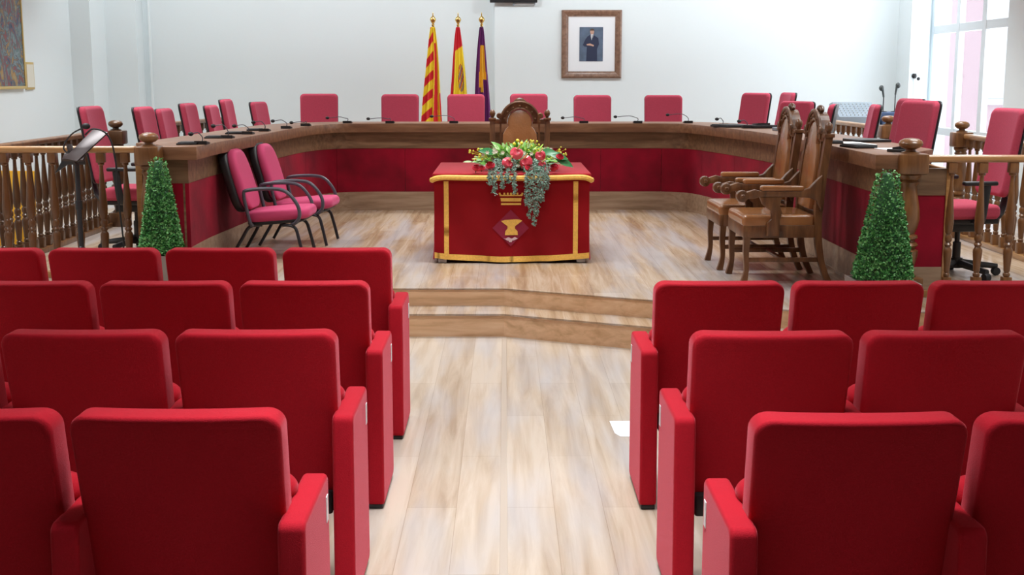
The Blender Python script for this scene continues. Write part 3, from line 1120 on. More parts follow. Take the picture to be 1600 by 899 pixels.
cloth_side(front, nx); cloth_side(backs, nx); cloth_side(sidef(-1), 40); cloth_side(sidef(1), 40)
g_ = []
for j in range(13):
    row = []
    for i in range(nx + 1):
        x = -HX + 2 * HX * i / nx
        ya, yb = front(i / nx, 0)[1], backs(i / nx, 0)[1]
        row.append(bm.verts.new((TX + x, ya + (yb - ya) * j / 12, TTOP)))
    g_.append(row)
for j in range(12):
    for i in range(nx):
        bm.faces.new((g_[j][i], g_[j][i + 1], g_[j + 1][i + 1], g_[j + 1][i]))
bmesh.ops.remove_doubles(bm, verts=bm.verts[:], dist=0.0015)
obj('cloth', bm, M['cloth'], cl)
# overlay top with rolled front edge
bm = NB(); rbox(bm, 2 * HX + .02, TY1 - TY0 + .06, .022, .008, .009, 12, 1, T(TX, (TY0 + TY1) / 2 - .002, TTOP + .008)); obj('top_runner', bm, M['glare_runner'], cl)


def on_front(bm, pts, off=0.004, th_=0.004):
    """thin raised patch following the cloth front; pts in metres (x from table centre, z world)"""
    A, B = [], []
    for x, z in pts:
        y = TY0 - 0.012 - hang(x, z)
        A.append(bm.verts.new((TX + x, y - off, z)))
        B.append(bm.verts.new((TX + x, y - off + th_, z)))
    n = len(pts)
    bm.faces.new(A); bm.faces.new(B[::-1])
    for i in range(n):
        bm.faces.new((A[(i + 1) % n], A[i], B[i], B[(i + 1) % n]))


def band(bm, x0, z0, x1, z1, n, zf=None, off=0.005):
    horizontal = abs(x1 - x0) > abs(z1 - z0)
    for i in range(n):
        if horizontal:
            a, b = x0 + (x1 - x0) * i / n, x0 + (x1 - x0) * (i + 1) / n
            fa, fb = (zf(a), zf(b)) if zf else (0, 0)
            on_front(bm, [(a, z0 + fa), (b, z0 + fb), (b, z1 + fb), (a, z1 + fa)], off)
        else:
            a, b = z0 + (z1 - z0) * i / n, z0 + (z1 - z0) * (i + 1) / n
            on_front(bm, [(x0, a), (x1, a), (x1, b), (x0, b)], off)
    bmesh.ops.remove_doubles(bm, verts=bm.verts[:], dist=0.0002)


bm = NB(); band(bm, -.505, 0.3, -.470, 0.885, 14); obj('gold_braid', bm, M['gold'], cl)
bm = NB(); band(bm, .458, 0.3, .493, 0.885, 14); obj('gold_braid', bm, M['gold'], cl)
bm = NB(); band(bm, -HX, 0.0, HX, 0.042, 40, hem, 0.006); obj('gold_braid', bm, M['gold'], cl)
bm = NB()
tube(bm, [(TX - HX - .012, TY0 + .03, TTOP - .035), (TX - HX - .008, TY0 - .02, TTOP - .028), (TX - HX * .9, TY0 - .028, TTOP - .012), (TX - .3, TY0 - .03, TTOP - .014), (TX, TY0 - .03, TTOP - .016), (TX + .3, TY0 - .03, TTOP - .014), (TX + HX * .9, TY0 - .028, TTOP - .010), (TX + HX + .008, TY0 - .02, TTOP - .028), (TX + HX + .012, TY0 + .03, TTOP - .035)], 0.021, 8, 5)
obj('gold_braid', bm, M['gold'], cl)
# embroidered crest: mural crown above a lozenge with an anvil
cx0 = 0.0   # crest centre relative to table centre
S = .00478


def px(x, y):     # crest drawing units, centred on the lozenge
    return (cx0 + (x - 798) * S - .008, 0.536 - (y - 356) * S)


bm = NB()
on_front(bm, [px(783, 320), px(814, 320), px(814, 317), px(783, 317)], .007)
on_front(bm, [px(783, 314.5), px(814, 314.5), px(815, 309), px(782, 309)], .007)
on_front(bm, [px(781, 306.2), px(816, 306.2), px(817, 302.5), px(813, 303.5), px(811, 304.6), px(808.5, 303), px(806, 304.6), px(803.5, 303), px(801, 304.6), px(798.5, 303), px(796, 304.6), px(793.5, 303), px(791, 304.6), px(788, 303), px(785, 304.6), px(783, 303.5), px(780, 302.5)], .007)
for xx in (781, 788, 793.5, 798.5, 803.5, 808.5, 816):
    q = px(xx, 302.2)
    on_front(bm, [(q[0] + .0075 * math.cos(k * PI / 4), q[1] + .0075 * math.sin(k * PI / 4)) for k in range(8)], .0075)
obj('mural_crown', bm, M['gold'], cl)
bm = NB()
N_ = 8
cxx, czz = px(798, 356)
R_ = 28.5 * S
for i in range(N_):
    for j in range(N_):
        def lo(a, b):
            u, v = a / N_ * 2 - 1, b / N_ * 2 - 1
            return (cxx + (u - v) / 2 * R_, czz + (u + v) / 2 * R_)
        on_front(bm, [lo(i, j), lo(i + 1, j), lo(i + 1, j + 1), lo(i, j + 1)], .006)
bmesh.ops.remove_doubles(bm, verts=bm.verts[:], dist=0.0002)
lz = obj('lozenge_shield', bm, flat('garnet_embroidery', (0.25, 0.006, 0.035), .8), cl)
bm = NB()
on_front(bm, [px(783, 345), px(789, 343.5), px(806, 342.5), px(812, 343), px(816, 344.5), px(811, 348.5), px(805, 353), px(804.5, 357), px(808.5, 361), px(809, 367), px(789, 367), px(789.5, 361), px(793, 357), px(793, 353), px(787.5, 349)], .010)
obj('anvil_emblem', bm, M['gold'], lz)
bm = NB()
top = [px(787 + i * 2.2, 371.5 + 1.2 * math.sin(i * 1.4)) for i in range(11)]
bot = [px(787 + i * 2.2 * .45 + 5.6, 374 + (4 if 3 <= i <= 7 else 1.5)) for i in range(10, -1, -1)]
on_front(bm, top + bot, .010)
obj('wave_emblem', bm, flat('silver_embroidery', (0.65, 0.45, 0.47), .6), lz)

# ------------------------------------------------------------------ flower arrangement
fl = thing('flower_arrangement', 'large bouquet of red anthuriums and roses with trailing silvery leaves on the scarlet cloth', 'flowers', (0.1, 9.78, TTOP + .019))
rnd = random.Random(3)


def F(px_, py_, dy=0.0):
    """arrangement-local point for a spot on its front face"""
    return Vector(((px_ - 810) * .0049, dy - .08, max((262 - py_) * .0049 + (.08 - dy) * .073, .034)))


def leaf(bm, p, d, n, L, W, fold=0.25, curl=0.25, seg=4):
    d = d.normalized()
    s = d.cross(n).normalized()
    n = s.cross(d).normalized()
    rows = []
    for i in range(seg + 1):
        t = i / seg
        wv = W * math.sin(PI * min(t * .9 + .08, 1)) * .5 if i < seg else 0.0004
        c = p + d * (L * t) - n * (curl * L * t * t)
        rows.append((bm.verts.new(c - s * wv + n * fold * wv), bm.verts.new(c), bm.verts.new(c + s * wv + n * fold * wv)))
    for a, b in zip(rows, rows[1:]):
        bm.faces.new((a[0], a[1], b[1], b[0]))
        bm.faces.new((a[1], a[2], b[2], b[1]))


def rv(r=1.0):
    return Vector((rnd.uniform(-r, r), rnd.uniform(-r, r), rnd.uniform(-r, r)))


bm = NB(); lathe(bm, [(.05, 0), (.13, .0), (.15, .03), (.14, .07), (.05, .075)], 20, T(0, 0.02, 0) @ Matrix.Diagonal((1.3, .8, 1, 1))); obj('foam_dish', bm, flat('moss_green', (.05, .12, .03), .9), fl)
greens = [('broad_leaves', flat('fresh_green', (0.16, 0.42, 0.07), .45), 150, .10, .034), ('pale_leaves', flat('pale_green', (0.50, 0.66, 0.34), .5), 170, .07, .020), ('lime_leaves', flat('lime_green', (0.45, 0.68, 0.10), .5), 130, .065, .018), ('grey_green_leaves', flat('grey_green', (0.36, 0.48, 0.40), .55), 150, .065, .016)]
for nm, mt, cnt, L, W in greens:
    bm = NB()
    for i in range(cnt):
        a = rnd.uniform(0, 2 * PI)
        q = math.sqrt(rnd.random())
        dome = (1 - q * q) ** .5
        base = Vector((math.cos(a) * .28 * q, math.sin(a) * .16 * q - .02, .04 + .14 * dome * rnd.uniform(.3, 1.0)))
        if nm == 'pale_leaves' and rnd.random() < .5:
            base.x -= .10 * rnd.random()
        if nm == 'grey_green_leaves':
            base.y -= .06; base.z *= .6
        d_ = Vector((math.cos(a) * (q + .2), math.sin(a) * (q + .2) - .25, .15 + dome * .9)) + rv(.4)
        leaf(bm, base, d_, Vector((0, -.5, 1)) + rv(.6), L * rnd.uniform(.55, 1.05), W * rnd.uniform(.7, 1.3))
    obj(nm, bm, mt, fl)
# big green leaves on the right
for (x, y), d_ in (((835, 245), (.2, -.6, -.5)), ((826, 255), (-.2, -.6, -.6)), ((842, 236), (.7, -.5, .15)), ((858, 238), (.8, -.3, -.1)), ((868, 245), (.9, -.3, -.3)), ((775, 236), (-.6, -.5, .2))):
    bm = NB()
    leaf(bm, F(x, y, -.12), Vector(d_), Vector((0, -1, .6)), .14, .06, .2, .3, 6)
    obj('glossy_leaf', bm, flat('deep_green', (0.03, 0.20, 0.06), .35), fl)
# trailing foliage
trail = flat('silvery_trailing_leaf', (0.17, 0.27, 0.21), .6, var=.6, vscale=55)
for k, (x0, y1, sp) in enumerate(((768, 286, 4), (776, 301, 5), (786, 292, 4), (795, 282, 3), (805, 300, 3), (824, 318, 4), (830, 336, 4), (835, 348, 4), (842, 330, 4), (849, 312, 4), (856, 292, 3))):
    bm = NB()
    X_ = (x0 - 812) * .0048
    X2 = X_ + rnd.uniform(-.01, .01)
    Zb = -.408 + (356 - y1) * .0048
    pts = [Vector((X_ * .8, -.16, .09)), Vector((X_, -.30, .06)), Vector((X_, -.385, 0.0)), Vector(((X_ + X2) / 2, -.40, Zb * .5)), Vector((X2, -.40, Zb))]
    sp_ = smooth_path(pts, 10)
    tube(bm, sp_, .002, 4)
    n_ = 34 + int(-Zb * 170)
    for i in range(n_):
        f_ = (i / n_)
        p = sp_[min(int(len(sp_) * f_), len(sp_) - 1)]
        wdt = sp * .0036 * (1.1 - .5 * f_)
        q = p + Vector((rnd.uniform(-wdt, wdt), rnd.uniform(-.02, .006), rnd.uniform(-.01, .01)))
        for _ in range(5):
            leaf(bm, q + rv(.009), Vector((rnd.uniform(-1, 1), rnd.uniform(-1, .2), rnd.uniform(-1.2, .3))), Vector((0, -1, .3)) + rv(.6), rnd.uniform(.011, .019), .0085, .2, .2, 2)
    obj('trailing_vine', bm, trail, fl)
# anthuriums
spathe = flat('anthurium_red', (0.62, 0.055, 0.09), .25, coat=.5)
spad = flat('spadix_yellow', (0.85, 0.62, 0.25), .5)


def anthurium(x, y, size, rz, tilt, dy=-.25):
    bm = NB()
    n = 20
    c = bm.verts.new((0, 0, 0))
    ring, ring2 = [], []
    for i in range(n):
        a = 2 * PI * i / n
        r = size * (.78 + .22 * math.cos(a)) * (1 - .35 * math.exp(-((a - PI) ** 2) * 6)) if True else size
        ring.append(bm.verts.new((math.sin(a) * r * .55, -.008, -math.cos(a) * r * .55)))
        ring2.append(bm.verts.new((math.sin(a) * r, .010 + .006 * math.sin(3 * a), -math.cos(a) * r)))
    for i in range(n):
        bm.faces.new((c, ring[i], ring[(i + 1) % n]))
        bm.faces.new((ring[i], ring2[i], ring2[(i + 1) % n], ring[(i + 1) % n]))
    for v in bm.verts:
        v.co = (T(0, 0, 0, tilt, 0, rz * .25) @ T(0, 0, 0, 0, rz, 0)) @ v.co
    p = F(x, y, dy)
    o = obj('anthurium', bm, spathe, fl)
    o.location = p
    bm = NB(); tube(bm, [(0, -.005, size * .3), (0.012, -.035, size * .55), (0.02, -.055, size * .9)], [.006, .006, .004], 8, 3); obj('spadix', bm, spad, o)
    bm = NB(); tube(bm, [(0, .004, 0), (0, .09, -.03), (-p.x * .4, .2 if p.z > .05 else .1, -max(p.z - .03, .01))], .003, 5, 3); obj('stem', bm, flat('stem_green', (.1, .25, .06), .6), o)


for a in ((808, 234, .062, .3, -.35), (796, 251, .058, 1.1, -.2), (819, 248, .062, -.9, -.2), (842, 238, .050, -.4, -.25), (846, 252, .035, .2, -.1)):
    anthurium(*a)
rosem = flat('rose_red', (0.55, 0.012, 0.035), .6, sheen=.3)


def rose(x, y, s, dy=-.27):
    bm = NB()
    for k in range(14):
        a = k * 2.4
        r = s * (.16 + .048 * k)
        h = s * (1.25 - .03 * k)
        n = 6
        rows = []
        for j in range(5):
            v = j / 4
            row = []
            for i in range(n + 1):
                u = a + (i / n - .5) * 1.7
                rr_ = r * (.35 + .85 * math.sin(v * 2.35 + .1)) + (s * .06 * v ** 4 * (k / 10))
                row.append(bm.verts.new((rr_ * math.cos(u), rr_ * math.sin(u), -s * .4 + h * v * (1 - .1 * abs(i / n - .5)))))
            rows.append(row)
        for j in range(4):
            for i in range(n):
                bm.faces.new((rows[j][i], rows[j][i + 1], rows[j + 1][i + 1], rows[j + 1][i]))
    o = obj('rose', bm, rosem, fl)
    o.location = F(x, y, dy)
    o.rotation_euler = (rnd.uniform(.5, 1.0), rnd.uniform(-.5, .5), 0)
    bm = NB(); tube(bm, [(0, 0, -s * .3), (0, 0, -s * .8), (0, .02, -s * 1.4)], .004, 6, 2); obj('stem', bm, M['leaf'], o)


for a in ((767, 256, .040), (746, 260, .036), (826, 266, .040), (864, 259, .038), (872, 243, .034), (754, 262, .028)):
    rose(*a)
bm = NB()
for x, y in ((809, 217), (804, 222), (815, 221)):
    ball(bm, F(x, y, -.02), .014, 10)
    tube(bm, [F(x, y, -.02), F(x, y + 12, .02), F(x, y + 28, .06)], .002, 5)
obj('yellow_bloom', bm, flat('bloom_yellow', (.85, .70, .05), .5), fl)
for cx_ in (745, 832, 878):
    bm = NB()
    root = F(cx_ + (810 - cx_) * .3, 246, .0)
    for i in range(15):
        x = cx_ + rnd.uniform(-10, 10)
        y = (238 if cx_ < 760 or cx_ > 860 else 226) + rnd.uniform(-12, 9)
        q = F(x, y, rnd.uniform(-.10, -.02))
        ball(bm, q, rnd.uniform(.006, .010), 6)
        tube(bm, [q, (q + root) / 2 + Vector((0, 0, .01)), root], .0012, 4)
    obj('berry_spray', bm, flat('berry_lime', (.70, .68, .06), .5), fl)
bm = NB()
for i in range(22):
    x = rnd.uniform(755, 870); y = rnd.uniform(228, 258)
    q = F(x, y, rnd.uniform(-.20, -.10))
    for k in range(6):
        a = k * PI / 3
        leaf(bm, q, Vector((math.cos(a), -.4, math.sin(a))), Vector((0, -1, 0)), .018, .010, .1, .2, 2)
obj('white_blossom', bm, flat('blossom_white', (.80, .80, .62), .6), fl)

# ------------------------------------------------------------------ topiaries


def topiary(label, loc, r, h, potw, poth, seed):
    rn = random.Random(seed)
    t = thing('topiary', label, 'plant', loc, 0, 'boxwood cones in taupe planters')
    bm = NB()
    a = potw / 2
    pr = [(a * .93, 0), (a, poth), (a - .018, poth), (a - .022, poth - .03)]
    rings = []
    for rr_, z in pr:
        rings.append([bm.verts.new((sx * rr_, sy * rr_, z)) for sx, sy in ((-1, -1), (1, -1), (1, 1), (-1, 1))])
    for p_, q_ in zip(rings, rings[1:]):
        for i in range(4):
            bm.faces.new((p_[i], p_[(i + 1) % 4], q_[(i + 1) % 4], q_[i]))
    bm.faces.new(rings[0][::-1]); bm.faces.new(rings[-1])
    obj('planter', bm, M['pot'], t, False)
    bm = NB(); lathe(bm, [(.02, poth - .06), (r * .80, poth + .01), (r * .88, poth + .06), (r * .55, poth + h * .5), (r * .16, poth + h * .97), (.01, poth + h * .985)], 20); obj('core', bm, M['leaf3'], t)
    bm = NB()
    N = 6500
    for i in range(N):
        v = 1 - math.sqrt(rn.random())
        v = min(v * 1.02, 1)
        ang = rn.uniform(0, 2 * PI)
        R0 = r * (1 - v * .70) if v > .04 else r * (.9 + v * 1.7)
        z = poth + .005 + h * v
        if v > .97:
            R0 *= rn.random()
        R0 *= rn.uniform(.9, 1.035)
        p = Vector((R0 * math.cos(ang), R0 * math.sin(ang), z))
        nrm = Vector((math.cos(ang), math.sin(ang), .25))
        d_ = Vector((rn.uniform(-1, 1), rn.uniform(-1, 1), rn.uniform(-.6, 1))) * .9 + nrm * .9
        d_.normalize()
        s_ = d_.cross(nrm + Vector((rn.uniform(-.6, .6), rn.uniform(-.6, .6), rn.uniform(-.6, .6))))
        if s_.length < 1e-3:
            continue
        s_.normalize()
        L = rn.uniform(.012, .022)
        W = L * .42
        f = bm.faces.new([bm.verts.new(p), bm.verts.new(p + d_ * L * .5 + s_ * W), bm.verts.new(p + d_ * L), bm.verts.new(p + d_ * L * .5 - s_ * W)])
        f.material_index = rn.choices((0, 1, 2), (5, 4, 2))[0]
    obj('foliage', bm, [M['leaf'], M['leaf2'], M['leaf3']], t, False)
    return t


topiary('clipped boxwood cone in a taupe planter at the right end of the desk', (2.305, 7.65, P), .178, .665, .37, .155, 11)
topiary('clipped boxwood cone in a taupe planter in front of the left newel', (-2.31, 8.49, P), .142, .635, .27, .205, 12)

# ------------------------------------------------------------------ desk microphones and papers


def make_mic(hx, hz, name='desk_microphone'):
    t = thing(name, 'x', 'microphone')
    bm = NB(); prism(bm, [(-.055, 0), (.055, 0), (.055, .012), (-.055, .026)], -.045, .045, 'x', .003); obj('base', bm, M['blackplastic'], t)
    bm = NB(); tube(bm, [(0, 0, .018), (.004, 0, .045), (hx * .12, 0, max(hz, .03) * .8 + .008), (hx * .4, 0, hz + .01), (hx * .9, 0, hz)], .0038, 6, 5); obj('gooseneck', bm, M['greymetal'], t)
    bm = NB(); ball(bm, (hx, 0, hz), .0155, 10, 1.35, 1, 1); obj('capsule', bm, M['black'], t)
    return t


mics = [(-2.16, 9.12, -.079, .073, 'on the left arm of the desk, nearest its end'), (-2.17, 10.02, -.112, .095, 'on the left arm of the desk, second from its end'),
        (-2.15, 10.72, -.115, .069, 'on the left arm of the desk, third from its end'), (-2.12, 11.3, -.098, .078, 'on the left arm of the desk before the bend'),
        (-2.03, 11.9, -.126, .069, 'at the start of the left bend of the desk'), (-1.95, 12.55, -.142, .031, 'inside the left bend of the desk'),
        (-1.63, 13.27, -.209, .055, 'at the left end of the far desk, before the leftmost chair'), (-1.19, 13.27, -.226, .045, 'on the far desk before the chair left of the flags'),
        (-0.53, 13.27, -.229, .07, 'on the far desk before the flags'), (0.815, 13.27, -.217, .055, 'on the far desk right of the carved chair'),
        (1.375, 13.27, -.231, .065, 'on the far desk right of the portrait'), (1.90, 13.29, -.212, .085, 'at the right end of the far desk'),
        (2.12, 12.45, -.058, .068, 'on the right bend of the desk'), (2.26, 11.95, -.073, .065, 'on the right arm of the desk beside the black folder')]
for x, y, hx, hz, lab in mics:
    m_ = make_mic(hx, hz)
    m_.location = (x, y, SLT)
    m_['label'] = 'slim gooseneck microphone ' + lab
    m_['group'] = 'gooseneck microphones on the desk'


def pad(name, label, cat, x, y, w_, d_, h_, rz, m, group=None, z=SLT):
    bm = NB(); box(bm, -w_ / 2, w_ / 2, -d_ / 2, d_ / 2, 0, h_, min(h_, .01) * .3)
    if name == 'conference_unit':
        prism(bm, [(-w_ * .3, h_), (w_ * .3, h_), (w_ * .3, h_ + .01), (-w_ * .3, h_ + .02)], -d_ * .3, d_ * .3, 'x', .002)
    if name == 'document_folder':
        box(bm, -w_ / 2 + .01, w_ / 2 + .004, -d_ / 2 + .01, d_ / 2 - .01, h_, h_ + .006, .001)
    o = obj(name, bm, m, None)
    o.location = (x, y, z)
    o.rotation_euler = (0, 0, rz)
    tag(o, label, cat, group)
    return o


pad('document_folder', 'long black folder at the right bend of the desk', 'folder', 2.16, 12.25, .26, .34, .018, .3, M['black'])
pad('conference_unit', 'black conference unit on the right bend before the tall chair', 'electronics', 2.40, 11.98, .24, .2, .03, .2, M['blackplastic'])
pad('conference_unit', 'dark grey conference unit beside the carved armchairs backs', 'electronics', 2.50, 11.35, .2, .2, .03, .1, M['grey'])
pad('document_folder', 'small black folder right of the carved armchairs', 'folder', 2.36, 9.22, .12, .16, .015, .1, M['black'])
pad('paper_sheet', 'white paper sheets lying beside the black trays on the right desk arm', 'paper', 2.52, 9.18, .16, .42, .004, .1, M['paper'])
pad('document_tray', 'broad black tray on the right arm of the desk', 'tray', 2.68, 9.45, .26, .26, .02, .2, M['blackplastic'])
pad('document_folder', 'black folder in front of the broad tray on the right desk arm', 'folder', 2.40, 8.66, .15, .26, .016, .2, M['black'])
pad('paper_sheet', 'white sheet on the right desk arm near the big newel', 'paper', 2.55, 8.45, .13, .26, .003, .1, M['paper'])
pad('conference_unit', 'black conference unit next to the big right newel', 'electronics', 2.52, 8.12, .12, .12, .02, .3, M['blackplastic'])
for i, (x, y, rz) in enumerate(((-2.26, 9.12, .1), (-2.28, 10.05, .1), (-2.28, 10.8, .1), (-2.24, 11.45, .2))):
    pad('document_folder', ['flat black folder beside the microphone nearest the left desk end', 'flat black folder by the second microphone of the left desk arm', 'flat black folder by the third microphone of the left desk arm', 'flat black folder just before the left bend of the desk'][i], 'folder', x, y, .14, .2, .012, rz, M['black'], 'black folders on the left desk arm')

# ------------------------------------------------------------------ music stand
ms = thing('music_stand', 'black music stand with a tilted rest in front of the left railing', 'stand', (-2.86, 8.52, P))
bm = NB(); tube(bm, [(0, 0, .06), (0, 0, .88)], .017, 10); tube(bm, [(0, 0, .5), (0, 0, .56)], .024, 10); obj('pole', bm, M['blackmetal'], ms)
for k in range(3):
    a = 2 * PI * k / 3 + .5
    bm = NB(); tube(bm, [(0, 0, .26), (.17 * math.cos(a), .17 * math.sin(a), .012)], .010, 6); obj('leg', bm, M['blackmetal'], ms)
bm = NB()
prism(bm, [(-.04, -.13), (.06, -.15), (.19, .12), (.08, .15)], -.006, .006, 'z', .002, T(0, 0, .93, math.radians(42), 0, math.radians(-8)))
box(bm, -.07, .08, -.006, .05, -.012, .006, .002, T(0, -.085, .84, math.radians(42), 0, math.radians(-8)))
tube(bm, [(0, 0, .80), (-.03, 0, .88), (-.05, .02, .93)], .02, 6, 2)
obj('rest', bm, flat('dark_bronze', (.045, .03, .03), .35, metal=.3), ms)
bm = NB(); prism(bm, [(-.15, .74), (-.05, .90), (.05, .88), (.06, .80), (-.06, .80)], -.008, .008, 'y', .002); obj('clamp_plate', bm, M['blackmetal'], ms)
gm = thing('gooseneck_microphone', 'black gooseneck microphone clipped on the music stand', 'microphone', (-2.86, 8.50, P + .87))
bm = NB(); tube(bm, [(-.01, 0, -.02), (-.075, 0, .04), (-.02, 0, .13), (.06, 0, .175)], .0055, 6, 5); obj('gooseneck', bm, M['blackmetal'], gm)
bm = NB(); ball(bm, (.082, 0, .186), .021, 12, 1.4, 1, 1); obj('capsule', bm, M['black'], gm)
bm = NB(); tube(bm, [(-2.78, 8.48, 1.27), (-2.72, 8.47, 1.31), (-2.63, 8.47, 1.27), (-2.59, 8.48, 1.12), (-2.585, 8.50, .8), (-2.57, 8.5, .5), (-2.62, 8.5, P + .006), (-2.8, 8.48, P + .006)], .006, 6, 6)
tag(obj('cable', bm, M['black']), 'black cable looping down from the music stand to the floor', 'cable')

# ------------------------------------------------------------------ flags


def flag(label, loc, cloth_fn, w_top, w_bot, x_shift, length, seed, folds=4, mats=()):
    t = thing('flag', label, 'flag', loc, 0, 'flags on poles at the back wall')
    H = 2.10
    bm = NB(); lathe(bm, [(.14, 0), (.14, .02), (.05, .035), (.03, .06), (.016, .07)], 24); obj('stand_base', bm, M['goldmetal'], t)
    bm = NB(); tube(bm, [(0, 0, .06), (0, 0, H - .1)], .014, 10); obj('pole', bm, M['rail'], t)
    bm = NB(); lathe(bm, [(.018, H - .12), (.018, H - .10), (.010, H - .09), (.022, H - .075), (.036, H - .05), (.036, H - .035), (.022, H - .012), (.008, H), (.006, H + .03), (.001, H + .045)], 16); obj('finial', bm, M['goldmetal'], t)
    bm = NB()
    nu, nv = 72, 180
    g_ = []
    rn = random.Random(seed)
    ph = rn.uniform(0, 6)
    for j in range(nv + 1):
        v = j / nv
        w_ = w_top + (w_bot - w_top) * (v ** .75)
        row = []
        for i in range(nu + 1):
            u = i / nu
            x = (u - .5) * w_ + x_shift * v ** 1.2 + .010 * math.sin(v * 7 + ph) * v
            y = -.03 - .035 * (.25 + .75 * v) * math.cos(u * folds * 2 * PI + ph * .3 + v * .8) - .02
            dz = -.05 * abs(u - .5) * v
            row.append(bm.verts.new((x, y, H - .13 - v * length + dz)))
        g_.append(row)
    for j in range(nv):
        for i in range(nu):
            f = bm.faces.new((g_[j][i], g_[j][i + 1], g_[j + 1][i + 1], g_[j + 1][i]))
            f.material_index = cloth_fn((i + .5) / nu, (j + .5) / nv)
    o = obj('flag_cloth', bm, list(mats), t)
    md = o.modifiers.new('thickness', 'SOLIDIFY')
    md.thickness = .003
    return t


FR = flat('flag_red', (0.66, 0.015, 0.03), .7)
FY = flat('flag_yellow', (0.88, 0.66, 0.03), .7)
FP = flat('flag_purple', (0.13, 0.012, 0.12), .7)
FO = flat('flag_golden', (0.80, 0.42, 0.02), .7)
FB = flat('crest_brown', (0.34, 0.10, 0.05), .7)


def f1(u, v):
    s = (v * 1.0 + .02 * math.sin(u * 3))
    edge = .52 + .06 * math.sin(v * 5)
    if u < edge:
        w = (s + (edge - u) * (-.07)) % .145
        return 0 if .055 < w < .125 else 1
    k = (u - edge) / (1 - edge)
    if v < .12:
        return 1
    return 0 if (.18 < k < .58 or (k > .86 and v > .5)) else 1


def f2(u, v):
    if v < .145 + .05 * (1 - u):
        return 0
    if u < .20 and v > .18:
        return 0 if u < .16 - .0 * v else 1
    if v > .56 + .25 * abs(u - .45) and .28 < u < .75:
        return 0 if u < .6 else 1
    cx, cv = .66, .40
    q = ((u - cx) / .21) ** 2 + ((v - cv) / .11) ** 2
    if q < 1 and v > .27:
        k = int(u * 22) + int(v * 60)
        return (2, 0, 1, 2, 3)[k % 5]
    return 1


def f3(u, v):
    if .14 < v < .34 and .34 < u < .84:
        return 1
    if .34 <= v < .46 and .28 < u < .60 or (.34 <= v < .40 and u < .88 and u > .3):
        return 1
    if .46 <= v < .50 and .40 < u < .60:
        return 1
    return 0


flag('yellow flag with red stripes on a brass-tipped pole, leftmost of the three', (-0.865, 15.6, P), f1, .05, .31, -.03, 1.55, 1, 3, (FR, FY))
flag('red and yellow flag with a small crest, middle of the three', (-0.565, 15.65, P), f2, .04, .30, .01, 1.5, 2, 3, (FR, FY, FB, M['grey']))
flag('purple flag with a golden patch, rightmost of the three', (-0.28, 15.6, P), f3, .04, .26, .0, 1.55, 5, 3, (FP, FO))

# ------------------------------------------------------------------ things on the walls
YW = YB - 0.15
pf = thing('framed_portrait', 'walnut framed portrait of a man in a dark suit, folded arms, white mount', 'picture', (1.105, YW, 2.06))
W_, H_ = .765, .855
bm = NB()
fw = .085
for (a, b) in (((-W_ / 2, -H_ / 2), (W_ / 2, -H_ / 2)), ((W_ / 2, -H_ / 2), (W_ / 2, H_ / 2)), ((W_ / 2, H_ / 2), (-W_ / 2, H_ / 2)), ((-W_ / 2, H_ / 2), (-W_ / 2, -H_ / 2))):
    A, B = Vector(a), Vector(b)
    d_ = (B - A).normalized()
    n_ = Vector((-d_.y, d_.x))
    rows = []
    for o_, y_ in ((0, 0), (0, -.03), (.02, -.042), (.05, -.036), (fw - .01, -.018), (fw, -.02), (fw, 0)):
        p0 = A + n_ * o_ + d_ * o_
        p1 = B + n_ * o_ - d_ * o_
        rows.append((bm.verts.new((p0.x, y_, p0.y)), bm.verts.new((p1.x, y_, p1.y))))
    for r0, r1 in zip(rows, rows[1:]):
        bm.faces.new((r0[0], r0[1], r1[1], r1[0]))
obj('frame', bm, M['frame'], pf)
bm = NB(); box(bm, -W_ / 2 + .07, W_ / 2 - .07, -.014, -.004, -H_ / 2 + .07, H_ / 2 - .07); obj('mount_board', bm, M['paper'], pf, False)
pic = NB(); box(pic, -.155, .145, -.018, -.014, -.215, .215)
pb = obj('photo_print', pic, flat('portrait_backdrop', (.10, .14, .21), .5, var=.25, vscale=9), pf, False)


def flatpoly(parent, name, pts, y, m):
    bm = NB(); prism(bm, pts, y - .0012, y, 'y'); return obj(name, bm, m, parent, False)


suit = flat('navy_suit', (.022, .030, .07), .7)
skin = flat('print_skin', (.55, .33, .25), .6)
flatpoly(pb, 'suit', [(-.068, -.215), (.072, -.215), (.07, -.06), (.095, .0), (.085, .075), (.04, .105), (.012, .12), (-.012, .12), (-.05, .10), (-.08, .06), (-.112, -.01), (-.09, -.03), (-.06, -.035)], -.0185, suit)
flatpoly(pb, 'shirt', [(-.012, .125), (.022, .125), (.012, .08), (.0, .05), (-.01, .09)], -.020, M['paper'])
flatpoly(pb, 'tie', [(.001, .115), (.009, .115), (.008, .06), (.003, .05)], -.0215, suit)
flatpoly(pb, 'face', [(.005 + .026 * math.cos(2 * PI * i / 16), .155 + .036 * math.sin(2 * PI * i / 16)) for i in range(16)], -.020, skin)
flatpoly(pb, 'hair', [(.005 + .028 * math.cos(PI * i / 10), .170 + .026 * math.sin(PI * i / 10)) for i in range(11)], -.0215, flat('print_hair', (.10, .06, .04), .7))
flatpoly(pb, 'hands', [(-.065, .0), (-.02, .01), (.03, -.012), (.025, -.03), (-.015, -.018), (-.06, -.015)], -.020, skin)

